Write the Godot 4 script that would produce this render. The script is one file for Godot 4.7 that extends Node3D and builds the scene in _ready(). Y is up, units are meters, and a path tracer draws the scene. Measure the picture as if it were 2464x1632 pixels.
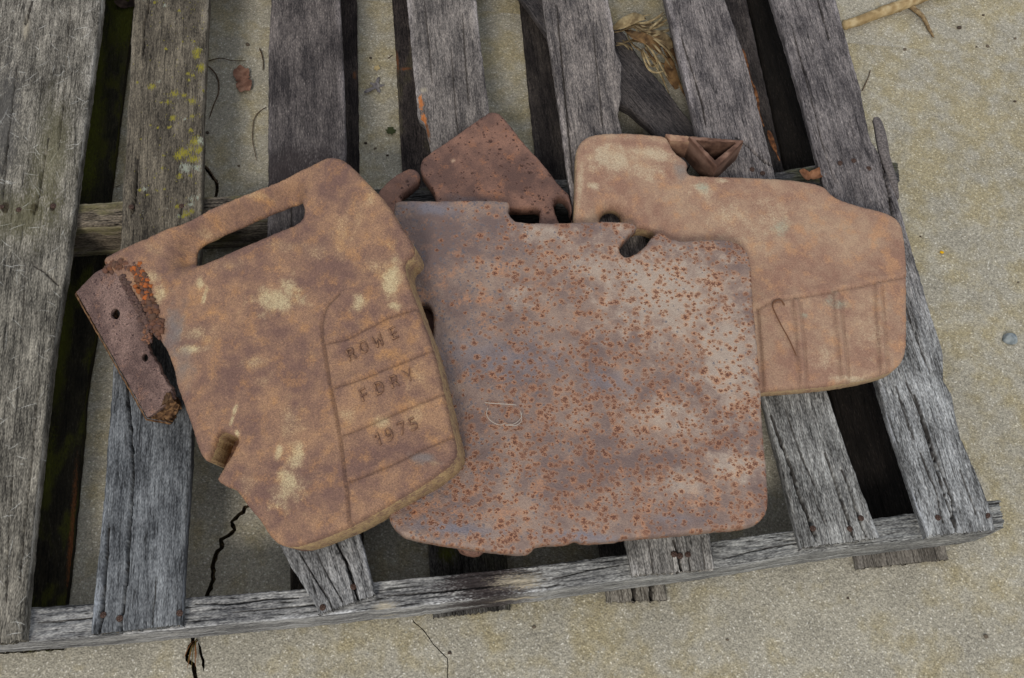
extends Node3D
# A worn wooden pallet on concrete with four rusty tractor weights lying on it, seen from above under an overcast sky.

var rng := RandomNumberGenerator.new()
var used := {}

func _ready():
	rng.seed = 11
	# ---- camera
	var cam := Camera3D.new()
	cam.name = "camera"
	cam.position = Vector3(0, 1.4, 0)
	cam.rotation_order = EULER_ORDER_YXZ
	cam.rotation_degrees = Vector3(-65.5, 0, 5)
	cam.fov = 38.2975
	cam.near = 0.05
	cam.far = 200.0
	add_child(cam)
	cam.current = true
	# ---- overcast sky, weak broad sun from behind the viewer
	var env := Environment.new()
	env.background_mode = Environment.BG_SKY
	var sm := ProceduralSkyMaterial.new()
	sm.sky_top_color = Color(0.92, 0.94, 0.97)
	sm.sky_horizon_color = Color(0.62, 0.65, 0.69)
	sm.sky_curve = 0.2
	sm.ground_bottom_color = Color(0.40, 0.38, 0.34)
	sm.ground_horizon_color = Color(0.62, 0.61, 0.58)
	sm.sun_angle_max = 1.0
	sm.energy_multiplier = 0.80
	var sky := Sky.new()
	sky.sky_material = sm
	env.sky = sky
	env.tonemap_mode = Environment.TONE_MAPPER_LINEAR
	env.tonemap_exposure = 1.12
	env.sdfgi_enabled = true
	env.ssao_enabled = true
	env.ssil_enabled = true
	var we := WorldEnvironment.new()
	we.name = "world_environment"
	we.environment = env
	add_child(we)
	var sun := DirectionalLight3D.new()
	sun.name = "sun"
	sun.light_color = Color(1.0, 0.97, 0.92)
	sun.light_energy = 0.5
	sun.light_angular_distance = 14.0
	sun.shadow_enabled = true
	sun.rotation_degrees = Vector3(-46, -8, 0)
	add_child(sun)
	build_ground()
	build_pallet()
	build_weights()
	build_litter()

# =====================================================================  helpers
func numbered(n: String) -> String:
	if not used.has(n):
		used[n] = 0
		return n
	used[n] += 1
	return "%s_%03d" % [n, used[n]]

func thing(n: String, label: String, category: String, at := Vector3.ZERO, group := "") -> Node3D:
	var o := Node3D.new()
	o.name = numbered(n)
	o.position = at
	add_child(o)
	meta(o, label, category, group)
	return o

func meta(o, label: String, category: String, group := ""):
	o.set_meta("label", label)
	o.set_meta("category", category)
	if group != "":
		o.set_meta("group", group)

func part(n: String, mesh: Mesh, mat: Material, parent: Node3D, at := Vector3.ZERO) -> MeshInstance3D:
	var o := MeshInstance3D.new()
	o.name = numbered(n) if parent == self else n
	o.mesh = mesh
	o.material_override = mat
	o.position = at
	parent.add_child(o, true)
	return o

func P(a: Array) -> PackedVector2Array:   # millimetres to metres
	var r := PackedVector2Array()
	for i in range(0, a.size() - 1, 2):
		r.append(Vector2(a[i], a[i + 1]) * 0.001)
	return r

func P3(a: Array) -> PackedVector3Array:
	var r := PackedVector3Array()
	for i in range(0, a.size() - 2, 3):
		r.append(Vector3(a[i], a[i + 1], a[i + 2]) * 0.001)
	return r

func fld(w: int, h: int, freq: float, sd: int, oct := 3, stretch := 1.0, type := FastNoiseLite.TYPE_SIMPLEX_SMOOTH) -> PackedByteArray:
	var n := FastNoiseLite.new()
	n.noise_type = type
	n.seed = sd
	n.frequency = freq
	n.fractal_octaves = oct
	if oct == 1:
		n.fractal_type = FastNoiseLite.FRACTAL_NONE
	var hh: int = maxi(4, int(h / stretch))
	var im := n.get_image(w, hh)
	im.convert(Image.FORMAT_L8)
	if hh != h:
		im.resize(w, h, Image.INTERPOLATE_CUBIC)
	return im.get_data()

# per-pixel grain: random bytes, averaged over a few pixels along v
func grain_of(w: int, h: int, sd: int, along: int) -> PackedByteArray:
	var r := PackedByteArray()
	r.resize(w * h)
	var st := (sd * 7919 + 12345) & 0xffffffff
	var n := w * h
	for i in n:
		st = (st * 1664525 + 1013904223) & 0xffffffff
		r[i] = st >> 24
	if along > 1:
		var o := r.duplicate()
		for i in range(w * (along - 1), n):
			var a := 0
			for k in along:
				a += r[i - k * w]
			o[i] = clampi(int((float(a) / along - 128.0) * sqrt(float(along)) * 0.85 + 128.0), 0, 255)
		return o
	return r

func tex(data: PackedByteArray, w: int, h: int) -> ImageTexture:
	return ImageTexture.create_from_image(Image.create_from_data(w, h, false, Image.FORMAT_RGB8, data))

func ntex(data: PackedByteArray, w: int, h: int, k: float) -> ImageTexture:
	var im := Image.create_from_data(w, h, false, Image.FORMAT_L8, data)
	im.convert(Image.FORMAT_RGBA8)
	im.bump_map_to_normal_map(k)
	return ImageTexture.create_from_image(im)

func mat(t: Texture2D, n: Texture2D = null, rough := 0.9, nscale := 1.0, spec := 0.3) -> StandardMaterial3D:
	var m := StandardMaterial3D.new()
	m.albedo_texture = t
	m.roughness = rough
	m.metallic_specular = spec
	if n:
		m.normal_enabled = true
		m.normal_texture = n
		m.normal_scale = nscale
	return m

func flat_mat(c: Color, rough := 0.9) -> StandardMaterial3D:
	var m := StandardMaterial3D.new()
	m.albedo_color = c
	m.roughness = rough
	m.metallic_specular = 0.3
	return m

var noisy := {}
func speckle_mat(key: String, cols: Array, freq: float, rough := 0.9, scale := 6.0, bump := 6.0) -> StandardMaterial3D:
	if noisy.has(key):
		return noisy[key]
	var n := FastNoiseLite.new()
	n.seed = key.hash() % 1000
	n.frequency = freq
	n.fractal_octaves = 4
	var g := Gradient.new()
	g.offsets = PackedFloat32Array([0.25, 0.5, 0.75])
	g.colors = PackedColorArray(cols)
	var t := NoiseTexture2D.new()
	t.width = 256
	t.height = 256
	t.seamless = true
	t.noise = n
	t.color_ramp = g
	var b := NoiseTexture2D.new()
	b.width = 256
	b.height = 256
	b.seamless = true
	b.noise = n
	b.as_normal_map = true
	b.bump_strength = bump
	var m := StandardMaterial3D.new()
	m.albedo_texture = t
	m.normal_enabled = true
	m.normal_texture = b
	m.roughness = rough
	m.metallic_specular = 0.3
	m.uv1_triplanar = true
	m.uv1_scale = Vector3.ONE * scale
	noisy[key] = m
	return m

static func sstep(a: float, b: float, x: float) -> float:
	var t := clampf((x - a) / (b - a), 0.0, 1.0)
	return t * t * (3.0 - 2.0 * t)

# =====================================================================  ground
func build_ground():
	# concrete of grey and tan sand with olive algae; one texture covers 2.6 m, repeated beyond
	var w := 2048
	var h := 2048
	var lo := fld(w, h, 0.0016, 3, 3)
	var mid := fld(w, h, 0.012, 4, 4)
	var fine := fld(w, h, 0.16, 5, 2)
	var grain := fld(w, h, 0.40, 6, 1)
	var white := grain_of(w, h, 6, 1)
	var stone := fld(w, h, 0.09, 15, 1, 1.0, FastNoiseLite.TYPE_CELLULAR)
	var cel := fld(w, h, 0.22, 7, 1, 1.0, FastNoiseLite.TYPE_CELLULAR)
	var blot := fld(w, h, 0.035, 8, 3)
	var d := PackedByteArray()
	d.resize(w * h * 3)
	var b := PackedByteArray()
	b.resize(w * h)
	var k := 0
	for i in w * h:
		var f: float = fine[i] * 0.0039
		var g: float = grain[i] * 0.0039
		var m: float = mid[i] * 0.0039
		var ol: float = clampf((lo[i] * 0.0022 + m * 0.80 + blot[i] * 0.0024 - 0.86) * 2.0, 0.0, 0.9)
		var wn: float = white[i] * 0.0039
		var v: float = 0.56 + 0.24 * f + 0.30 * g + 0.22 * m + 0.26 * wn
		var r: float = lerpf(148.0, 132.0, ol) * v
		var gg: float = lerpf(143.0, 123.0, ol) * v
		var bb: float = lerpf(130.0, 99.0, ol) * v
		if g > 0.80 and f > 0.60:
			r += 34.0
			gg += 37.0
			bb += 44.0
		elif stone[i] < 16 and m > 0.5:
			r = lerpf(r, 168.0, 0.6)
			gg = lerpf(gg, 168.0, 0.6)
			bb = lerpf(bb, 160.0, 0.6)
		elif cel[i] > 236 and f < 0.46:
			r *= 0.68
			gg *= 0.66
			bb *= 0.62
		d[k] = int(clampf(r, 0, 255))
		d[k + 1] = int(clampf(gg, 0, 255))
		d[k + 2] = int(clampf(bb, 0, 255))
		k += 3
		b[i] = int(clampf(128.0 + (f - 0.5) * 120.0 + (g - 0.5) * 130.0, 0, 255))
	var m := mat(tex(d, w, h), ntex(b, w, h, 2.0), 0.92, 0.5)
	m.uv1_triplanar = true
	m.uv1_world_triplanar = true
	m.uv1_triplanar_sharpness = 8.0
	m.uv1_scale = Vector3.ONE / 2.6
	m.uv1_offset = Vector3(0.5, 0.5, 0.5)
	var soil := speckle_mat("soil", [Color(0.16, 0.13, 0.09), Color(0.25, 0.21, 0.15), Color(0.36, 0.31, 0.22)], 0.05, 1.0, 9.0)
	var g := CSGCombiner3D.new()
	g.name = "ground"
	g.set_meta("kind", "structure")
	g.set_meta("label", "weathered sandy concrete slab with olive algae stains and a branching crack")
	var slab := CSGBox3D.new()
	slab.name = "slab"
	slab.size = Vector3(14, 0.2, 14)
	slab.position = Vector3(0, -0.1, -1)
	slab.material = m
	g.add_child(slab)
	for c in [[-358.3,-339.5,-361.4,-337.5,-366.1,-336.4,-367.6,-329,-372.7,-324.1,-376.3,-319.1,-380.8,-312.5,-378.7,-305,-374.6,-301.1,-377.8,-297.7,-381.2,-293.3,-385.6,-290.2,-391.8,-286.2,-389.9,-279.1,-388.2,-273.9,-393,-269.5,-394.3,-264.1,-394.9,-258.4,-395.2,-252.2,-395.6,-245.5,-392.8,-239.4,-392.6,-233.2,-390.9,-228.8,-391.7,-223.6,-392.7,-217.1,-394.5,-209.7,-395.1,-202.8,-395.6,-197.3,-396.2,-191.6,-395.2,-185.8,-397.4,-180.3,-399,-174.7,-398.7,-169.6,-398,-164.5,-400.7,-160.1,-402.6,-154.8,-403,-149.9,-401.2,-146,-401,-141.7,-403.8,-138.5,-404.1,-132.2,-404.7,-124.9,-402.8,-118.5,-398.5,-115.2,-393.7,-113.1,-392.1,-107.5,-389.4,-102.1,-387.1,-96.7,-385.6,-92,-384.2,-87.1,-381,-82.6,-382,-77,-378.8,-72.6,-378.1,-72.8,-377.9,-78.1,-376.5,-83.7,-377.4,-88.8,-378.8,-93.8,-382,-98.6,-384.6,-104.3,-386.1,-110.2,-389.1,-116.3,-395.1,-119,-399.4,-122.2,-400.3,-125.5,-397.5,-129.4,-396.7,-136.8,-393.9,-141.8,-396.4,-146.2,-396.4,-150.4,-397,-153.8,-395.4,-158,-392.3,-162.3,-392.5,-168.2,-391.6,-174,-391.6,-179.7,-389.4,-185.2,-389,-190.9,-389.2,-196.7,-387.5,-202.5,-389.1,-209.8,-385.3,-216,-386.7,-222,-384.1,-228.7,-387.1,-235.1,-386.5,-241.6,-389,-245.9,-389.8,-251.2,-387.5,-256.9,-388.3,-262.7,-386.3,-267.9,-381.9,-273.3,-382.1,-279.4,-385.7,-283.8,-382.1,-286.8,-377.3,-289.8,-373.2,-293.8,-369.4,-300.2,-372.3,-307.3,-376.4,-311.9,-370.9,-315.5,-368.3,-321.3,-362,-325.4,-361.1,-333,-358.1,-334.8,-357.6,-338.9],[-391.7,-143.8,-388.6,-136.8,-386.3,-129.5,-383.8,-124.4,-380.7,-119.7,-380.1,-114.3,-377.4,-111,-376.2,-106.8,-375.7,-106.8,-375.4,-111.1,-376.2,-115.5,-377.4,-121.4,-380.9,-125.9,-383.1,-131.1,-385.9,-138.2,-391.3,-144],[-543.1,-909.7,-541.9,-903.2,-538,-897.8,-531.7,-890.9,-526.1,-884.3,-520.3,-878.9,-517.6,-871.8,-515.5,-862.7,-514.6,-853,-516.8,-845,-518.5,-836.8,-517.7,-828.6,-516.2,-820.3,-515.7,-820.3,-513.7,-828.3,-513.1,-836.5,-510.9,-844.6,-509.8,-853,-510,-863.1,-512.2,-873.4,-515.4,-881.9,-522.1,-887.7,-527.9,-895.2,-534.1,-901.1,-539,-904.7,-542.5,-910],[-105.4,-199.8,-103.1,-197.2,-101.4,-193.8,-95.7,-190.6,-90.3,-187.2,-85.7,-182.8,-81.9,-179,-78.3,-174.8,-74.6,-170.7,-70.9,-166.6,-66.5,-163.5,-62.7,-159.8,-58.6,-156.5,-54.4,-153.3,-50.3,-150.4,-49.7,-145.6,-48.9,-140.6,-48.7,-135.5,-48.5,-130.5,-47.4,-125.6,-47.9,-120.4,-48.3,-115.3,-47.9,-110.1,-48.4,-105,-48.2,-99.9,-48.1,-99.9,-47.6,-105,-46.6,-110.1,-47,-115.2,-46.5,-120.4,-46.2,-125.6,-47.4,-130.6,-47.5,-135.7,-47.6,-140.8,-48.5,-145.8,-49.3,-151,-53.6,-154.3,-57.7,-157.7,-61.9,-160.8,-65.7,-164.5,-70.1,-167.4,-73.8,-171.5,-77.1,-175.8,-81.1,-179.7,-84.7,-184,-89.7,-188,-95,-191.6,-100.4,-194.9,-102.5,-197.7,-105.3,-199.9]]:
		var cut := CSGPolygon3D.new()
		cut.name = "crack"
		cut.operation = CSGShape3D.OPERATION_SUBTRACTION
		cut.polygon = P(c)
		cut.depth = 0.05
		cut.rotation_degrees = Vector3(90, 0, 0)
		cut.position = Vector3(0, -0.014, 0)
		cut.material = soil
		g.add_child(cut, true)
	add_child(g)

# =====================================================================  wood
# one board: top as a fine relief grid with cracks, worn edges and a jagged end; its own texture
func edge_at(pts: PackedVector2Array, s: float) -> float:
	if s <= pts[0].x:
		return pts[0].y
	for i in pts.size() - 1:
		if s <= pts[i + 1].x:
			return lerpf(pts[i].y, pts[i + 1].y, (s - pts[i].x) / maxf(1e-5, pts[i + 1].x - pts[i].x))
	return pts[-1].y

func crack_at(pts: PackedVector2Array, s: float) -> float:
	return edge_at(pts, s)

func board_mesh(d: Dictionary, thick: float, sd: int, rough: float, ds := 0.0045, du := 0.0017) -> Dictionary:
	var l := P(d.l)
	var r := P(d.r)
	var s0: float = d.s0 * 0.001
	var e0: float = d.e[0] * 0.001
	var e1: float = d.e[1] * 0.001
	var xmin := 1e9
	var xmax := -1e9
	for p in l:
		xmin = minf(xmin, p.y)
		xmax = maxf(xmax, p.y)
	for p in r:
		xmin = minf(xmin, p.y)
		xmax = maxf(xmax, p.y)
	var smax := maxf(e0, e1)
	var smin_end := minf(e0, e1)
	var nv := int((smax - s0) / ds)
	var nu := int((xmax - xmin) / du)
	var n1 := FastNoiseLite.new()
	n1.seed = sd
	n1.frequency = 1.0
	n1.fractal_octaves = 2
	var cracks := []
	for c in d.cr:
		var cp := P(c[0])
		cracks.append([cp, c[1] * 0.0005, c[2] * 0.001, cp[0].x, cp[-1].x])
	var st := SurfaceTool.new()
	st.begin(Mesh.PRIMITIVE_TRIANGLES)
	var ring_l := []
	var ring_r := []
	var W := nu + 1
	var wid := xmax - xmin
	var len_ := smax - s0
	for j in nv + 1:
		var t := float(j) / nv
		var sc := s0 + t * (smin_end - s0)
		var la := edge_at(l, sc) + n1.get_noise_2d(sc * 45.0, 3.0) * 0.0008 + n1.get_noise_2d(sc * 240.0, 7.0) * 0.0005
		var ra := edge_at(r, sc) + n1.get_noise_2d(sc * 45.0, 13.0) * 0.0008 + n1.get_noise_2d(sc * 240.0, 17.0) * 0.0005
		# cracks: one column of the grid follows the crack's floor, its neighbours the two lips
		var ov := {}
		for c in cracks:
			if sc > c[3] - 0.003 and sc < c[4] + 0.003:
				var fade := clampf(minf((sc - c[3] + 0.003) / 0.04, (c[4] + 0.003 - sc) / 0.012), 0.12, 1.0)
				var cx := crack_at(c[0], sc) + n1.get_noise_2d(sc * 30.0, c[3] * 90.0) * 0.0009 + n1.get_noise_2d(sc * 130.0, c[3] * 70.0) * 0.0004
				var hw: float = c[1] * fade * (1.0 + 0.5 * n1.get_noise_2d(sc * 60.0, c[3] * 40.0))
				var ic := int(round((cx - la) / (ra - la) * nu))
				if ic > 1 and ic < nu - 1:
					var dep: float = c[2] * (0.25 + 0.75 * fade)
					var step := (ra - la) / nu
					for q in range(maxi(1, ic - 2), mini(nu, ic + 3)):
						var off := la + step * q - cx
						if absf(off) < maxf(hw, step * 0.62):
							ov[q] = [la + step * q, dep]
		for i in W:
			var u := float(i) / nu
			# ends: skewed and jagged
			var ej := lerpf(e0, e1, u) + n1.get_noise_2d(u * wid * 230.0, 31.0) * 0.0030
			var s := s0 + t * (ej - s0)
			var x := lerpf(la, ra, u)
			var y := n1.get_noise_2d(x * 420.0, s * 16.0) * 0.00055 * rough + n1.get_noise_2d(x * 160.0 + 50.0, s * 6.0) * 0.0008 * rough
			y += n1.get_noise_2d(x * 12.0, s * 5.0 + 9.0) * 0.0012
			var de := minf(minf(x - la, ra - x), ej - s + 0.0005)
			var rr := 0.0032 + n1.get_noise_2d(s * 30.0, x * 20.0) * 0.0016
			if de < rr:
				var q := clampf(1.0 - de / rr, 0.0, 1.0)
				y -= rr * (1.0 - sqrt(1.0 - q * q * 0.96))
			if ov.has(i):
				x = ov[i][0]
				y -= ov[i][1]
			st.set_uv(Vector2((x - xmin) / wid, (s - s0) / len_))
			st.add_vertex(Vector3(x, y, s))
			if i == 0:
				ring_l.append(Vector3(x, y, s))
			if i == nu:
				ring_r.append(Vector3(x, y, s))
	var endring := []
	for j in nv:
		for i in nu:
			var a := j * W + i
			st.add_index(a); st.add_index(a + W + 1); st.add_index(a + W)
			st.add_index(a); st.add_index(a + 1); st.add_index(a + W + 1)
	# walls
	var base := W * (nv + 1)
	var nb := 0
	var su := thick / wid
	for side in 2:
		var ring: Array = ring_l if side == 0 else ring_r
		for j in ring.size():
			var p: Vector3 = ring[j]
			var uu := 0.0 if side == 0 else 1.0
			var bow := n1.get_noise_2d(p.z * 30.0, 60.0 + side) * 0.0012
			st.set_uv(Vector2(uu + 0.001, (p.z - s0) / len_))
			st.add_vertex(p)
			st.set_uv(Vector2(uu + (-su if side == 0 else su) * 0.5, (p.z - s0) / len_))
			st.add_vertex(Vector3(p.x + bow, lerpf(p.y, -thick, 0.5), p.z))
			st.set_uv(Vector2(uu + (-su if side == 0 else su), (p.z - s0) / len_))
			st.add_vertex(Vector3(p.x - (0.001 if side == 1 else -0.001), -thick, p.z))
			if j > 0:
				var q := base + nb
				for k in 2:
					var a := q - 3 + k
					if side == 0:
						st.add_index(a); st.add_index(q + k); st.add_index(a + 1)
						st.add_index(q + k); st.add_index(q + k + 1); st.add_index(a + 1)
					else:
						st.add_index(a); st.add_index(a + 1); st.add_index(q + k)
						st.add_index(q + k); st.add_index(a + 1); st.add_index(q + k + 1)
			nb += 3
	# far end and near end
	for e in 2:
		var row := 0 if e == 0 else nv * W
		for i in W:
			var u := float(i) / nu
			var ej := lerpf(e0, e1, u) + n1.get_noise_2d(u * wid * 230.0, 31.0) * 0.0030
			var s := s0 if e == 0 else ej
			var p := ring_l[0 if e == 0 else nv].lerp(ring_r[0 if e == 0 else nv], u) as Vector3
			st.set_uv(Vector2(u, 0.0 if e == 0 else 1.0))
			st.add_vertex(Vector3(p.x, p.y + 0.0 - 0.0003, s))
			st.set_uv(Vector2(u, 0.02 if e == 0 else 0.985))
			st.add_vertex(Vector3(p.x, -thick, s - (0.0 if e == 0 else 0.0015)))
			if i > 0:
				var q := base + nb
				if e == 1:
					st.add_index(q - 2); st.add_index(q); st.add_index(q - 1)
					st.add_index(q); st.add_index(q + 1); st.add_index(q - 1)
				else:
					st.add_index(q - 2); st.add_index(q - 1); st.add_index(q)
					st.add_index(q); st.add_index(q - 1); st.add_index(q + 1)
			nb += 2
	st.generate_normals()
	st.generate_tangents()
	return {"mesh": st.commit(), "xmin": xmin, "wid": wid, "s0": s0, "len": len_}

# colours are what the dry wood looks like: dark and light tone far from the front end, the same two near it
func wood_mat(i: Dictionary, sd: int, c: Array, sp: Array, opt := {}) -> StandardMaterial3D:
	var w := 128
	var h: int = clampi(int(i.len * 1000.0), 256, 1800)
	w = clampi(int(i.wid * 1300.0), 64, 360)
	var fine := fld(w, h, 0.34, sd, 2, 9.0)
	var mid := fld(w, h, 0.075, sd + 1, 3, 26.0)
	var fis := fld(w, h, 0.14, sd + 2, 2, 34.0)
	var blot := fld(w, h, 0.018, sd + 3, 4, 2.0)
	var fleck := fld(w, h, 0.40, sd + 4, 1, 4.0)
	var salt := grain_of(w, h, sd + 5, 3)
	var a := (c[0] as Color) * 255.0
	var b := (c[1] as Color) * 255.0
	var a2 := (c[2] as Color) * 255.0
	var b2 := (c[3] as Color) * 255.0
	var t0: float = opt.get("t0", 0.45)
	var t1: float = opt.get("t1", 0.85)
	var fl: float = opt.get("fleck", 0.5)
	var fiss: float = opt.get("fissure", 0.5)
	var edge_pale: float = opt.get("edge_pale", 0.9)
	var moss: float = opt.get("moss", 0.0)
	var d := PackedByteArray()
	d.resize(w * h * 3)
	var bm := PackedByteArray()
	bm.resize(w * h)
	var k := 0
	var n := 0
	for y in h:
		var tt := sstep(t0, t1, float(y) / h)
		var ax := a.lerp(a2, tt)
		var bx := b.lerp(b2, tt)
		for x in w:
			var f: float = fine[n] * 0.0039
			var m: float = mid[n] * 0.0039
			var bl: float = blot[n] * 0.0039
			var s: float = salt[n] * 0.0039
			var t := clampf(f * 0.62 + m * 0.30 + bl * 0.60 + s * 0.68 - 0.63, -0.1, 1.2)
			var r := lerpf(ax.r, bx.r, t)
			var g := lerpf(ax.g, bx.g, t)
			var bb := lerpf(ax.b, bx.b, t)
			var fs: float = absf(fis[n] * 0.0039 - 0.5)
			var hgt := f * 90.0 + m * 60.0 + s * 30.0
			if fs < 0.035 and m < 0.62:
				var q := 1.0 - fiss * (1.0 - fs / 0.035)
				r *= q
				g *= q
				bb *= q
				hgt *= q
			# pale bluish tint towards both long edges, in patches
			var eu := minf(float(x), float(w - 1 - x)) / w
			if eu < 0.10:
				var ew := (1.0 - eu / 0.10) * clampf(bl * 2.4 - 0.75, 0.0, 1.0) * (0.25 + 0.75 * s) * edge_pale
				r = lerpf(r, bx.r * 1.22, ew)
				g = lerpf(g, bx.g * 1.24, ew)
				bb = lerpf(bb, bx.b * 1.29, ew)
			var fk: float = fleck[n] * 0.0039
			if fk > 0.70 and bl > 0.38:
				var q2 := fl * (fk - 0.70) * 3.4
				r += 62.0 * q2
				g += 58.0 * q2
				bb += 54.0 * q2
			if moss > 0.0:
				var mo := clampf((bl - 0.52) * 5.0, 0.0, 1.0) * moss * (0.4 + s)
				r = lerpf(r, 62.0, mo)
				g = lerpf(g, 64.0, mo)
				bb = lerpf(bb, 22.0, mo)
			d[k] = int(clampf(r, 0, 255))
			d[k + 1] = int(clampf(g, 0, 255))
			d[k + 2] = int(clampf(bb, 0, 255))
			bm[n] = int(clampf(hgt + 30.0, 0, 255))
			k += 3
			n += 1
	# spots: 1 yellow lichen, 2 pale lichen, 3 nail hole, 4 gouge of pale bare wood, 5 split scar, 6 dark wet stain, 7 olive film, 8 fresh orange wood, 9 rust-brown mark, 10 moss
	var cols := {1: Color8(136, 128, 48), 2: Color8(146, 151, 138), 3: Color8(34, 28, 24), 4: Color8(176, 166, 146), 5: Color8(78, 76, 74), 6: Color8(52, 46, 46), 7: Color8(96, 92, 66), 8: Color8(166, 104, 62), 9: Color8(120, 72, 42), 10: Color8(78, 82, 24)}
	for q in sp:
		var px: float = (q[1] * 0.001 - i.xmin) / i.wid * w
		var py: float = (q[0] * 0.001 - i.s0) / i.len * h
		var rx: float = maxf(0.8, q[2] * 0.001 / i.wid * w)
		var ry: float = maxf(0.8, q[3] * 0.001 / i.len * h)
		var kind: int = q[4]
		var cc: Color = cols[kind] * 255.0
		var hard := kind in [1, 2, 3, 8]
		for y in range(maxi(0, int(py - ry * 1.7)), mini(h, int(py + ry * 1.7) + 2)):
			for x in range(maxi(0, int(px - rx * 1.7)), mini(w, int(px + rx * 1.7) + 2)):
				var nn := y * w + x
				var e := sqrt(pow((x - px) / rx, 2) + pow((y - py) / ry, 2)) + (salt[nn] * 0.0039 - 0.5) * (1.0 if kind != 3 else 0.2) + (fleck[nn] * 0.0039 - 0.5) * (2.0 if kind < 3 else 0.2) + (blot[nn] * 0.0039 - 0.5) * 0.9
				var al := (1.0 - sstep(0.7, 1.0, e)) * (0.85 if kind < 3 else 1.0) if hard else (1.0 - sstep(0.2, 1.3, e)) * (0.5 if kind == 7 else (0.95 if kind == 6 else 0.75))
				if al > 0.0:
					var br := 0.8 + 0.4 * fleck[nn] * 0.0039
					d[nn * 3] = int(clampf(lerpf(d[nn * 3], cc.r * br, al), 0, 255))
					d[nn * 3 + 1] = int(clampf(lerpf(d[nn * 3 + 1], cc.g * br, al), 0, 255))
					d[nn * 3 + 2] = int(clampf(lerpf(d[nn * 3 + 2], cc.b * br, al), 0, 255))
	# shade inside the splits painted as dark lines, with dirt and weathered wood
	for ck in opt.get("cr", []):
		var cp := P(ck[0])
		var hw: float = maxf(0.7, ck[1] * 0.0005 / i.wid * w * 0.9)
		for y in range(maxi(0, int((cp[0].x - i.s0) / i.len * h)), mini(h, int((cp[-1].x - i.s0) / i.len * h))):
			var sv: float = i.s0 + float(y) / h * i.len
			var xc: float = (crack_at(cp, sv) - i.xmin) / i.wid * w
			for x in range(maxi(0, int(xc - hw - 1)), mini(w, int(xc + hw + 2))):
				var al := clampf(hw + 0.5 - absf(x - xc), 0.0, 1.0) * 0.7
				var nn := (y * w + x) * 3
				d[nn] = int(lerpf(d[nn], 40, al))
				d[nn + 1] = int(lerpf(d[nn + 1], 37, al))
				d[nn + 2] = int(lerpf(d[nn + 2], 35, al))
	# a scatter of tiny lichen specks on the damp half
	var RL := RandomNumberGenerator.new()
	RL.seed = sd + 9
	for q in int(opt.get("lichen", 0)):
		var x := int(w * sqrt(RL.randf()) * 0.98)
		var y := int(h * RL.randf_range(0.32, 0.68))
		var cc: Color = (Color8(146, 138, 44) if RL.randf() < 0.75 else Color8(150, 154, 142)) * 255.0
		for o in [0, 1, w, -1, -w]:
			if o != 0 and RL.randf() < 0.55:
				continue
			var nn: int = (y * w + x + o) * 3
			if nn >= 0 and nn < d.size() - 3:
				var al := RL.randf_range(0.3, 0.75)
				d[nn] = int(lerpf(d[nn], cc.r, al))
				d[nn + 1] = int(lerpf(d[nn + 1], cc.g, al))
				d[nn + 2] = int(lerpf(d[nn + 2], cc.b, al))
	# pale scratches
	var R := RandomNumberGenerator.new()
	R.seed = sd * 7 + 1
	for q in int(opt.get("scratch", 0)):
		var px := R.randf() * w
		var py := (0.28 + 0.72 * R.randf()) * h
		var an := R.randf_range(-0.6, 0.9) + (1.5 if R.randf() < 0.25 else 0.0)
		var ln := R.randf_range(6, 34)
		var bend := R.randf_range(-0.02, 0.02)
		var al := R.randf_range(0.25, 0.8)
		for z in int(ln * 1.4):
			var xx := int(px)
			var yy := int(py)
			if xx < 0 or yy < 0 or xx >= w or yy >= h:
				break
			var nn := (yy * w + xx) * 3
			var q2 := al * (1.0 - absf(z / (ln * 1.4) - 0.5) * 1.4)
			d[nn] = int(lerpf(d[nn], 198, q2))
			d[nn + 1] = int(lerpf(d[nn + 1], 198, q2))
			d[nn + 2] = int(lerpf(d[nn + 2], 194, q2))
			px += cos(an) * 0.75
			py += sin(an) * 0.75
			an += bend
	return mat(tex(d, w, h), ntex(bm, w, h, 3.0), 0.9, opt.get("bump", 0.8), 0.25)

var nail_mesh: Mesh
func lathe(prof: PackedVector2Array, n := 14) -> ArrayMesh:
	var st := SurfaceTool.new()
	st.begin(Mesh.PRIMITIVE_TRIANGLES)
	for k in n:
		var a0 := TAU * k / n
		var a1 := TAU * (k + 1) / n
		for i in prof.size() - 1:
			var p := prof[i]
			var q := prof[i + 1]
			var v0 := Vector3(p.x * cos(a0), p.y, p.x * sin(a0))
			var v1 := Vector3(p.x * cos(a1), p.y, p.x * sin(a1))
			var v2 := Vector3(q.x * cos(a0), q.y, q.x * sin(a0))
			var v3 := Vector3(q.x * cos(a1), q.y, q.x * sin(a1))
			for v in [v0, v2, v1, v1, v2, v3]:
				st.set_uv(Vector2(v.x, v.z) * 30.0)
				st.add_vertex(v)
	st.index()
	st.generate_normals()
	return st.commit()

func add_board(pallet: Node3D, n: String, d: Dictionary, thick: float, sd: int, c: Array, opt := {}) -> MeshInstance3D:
	opt["cr"] = d.cr
	var i := board_mesh(d, thick, sd, opt.get("rough", 1.0), opt.get("ds", 0.0045), opt.get("du", 0.0018))
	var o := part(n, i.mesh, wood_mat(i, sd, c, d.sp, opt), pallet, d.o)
	o.rotation.y = d.a
	for k in range(0, d.n.size() - 1, 2):
		var nl := part("nail", nail_mesh, speckle_mat("nail", [Color(0.16, 0.11, 0.09), Color(0.28, 0.2, 0.17), Color(0.36, 0.31, 0.28)], 0.04, 0.7, 40.0), o, Vector3(d.n[k + 1] * 0.001, 0.0006, d.n[k] * 0.001))
		nl.rotation = Vector3(rng.randf_range(-0.25, 0.25), rng.randf() * 3.0, rng.randf_range(-0.25, 0.25))
	return o

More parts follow.
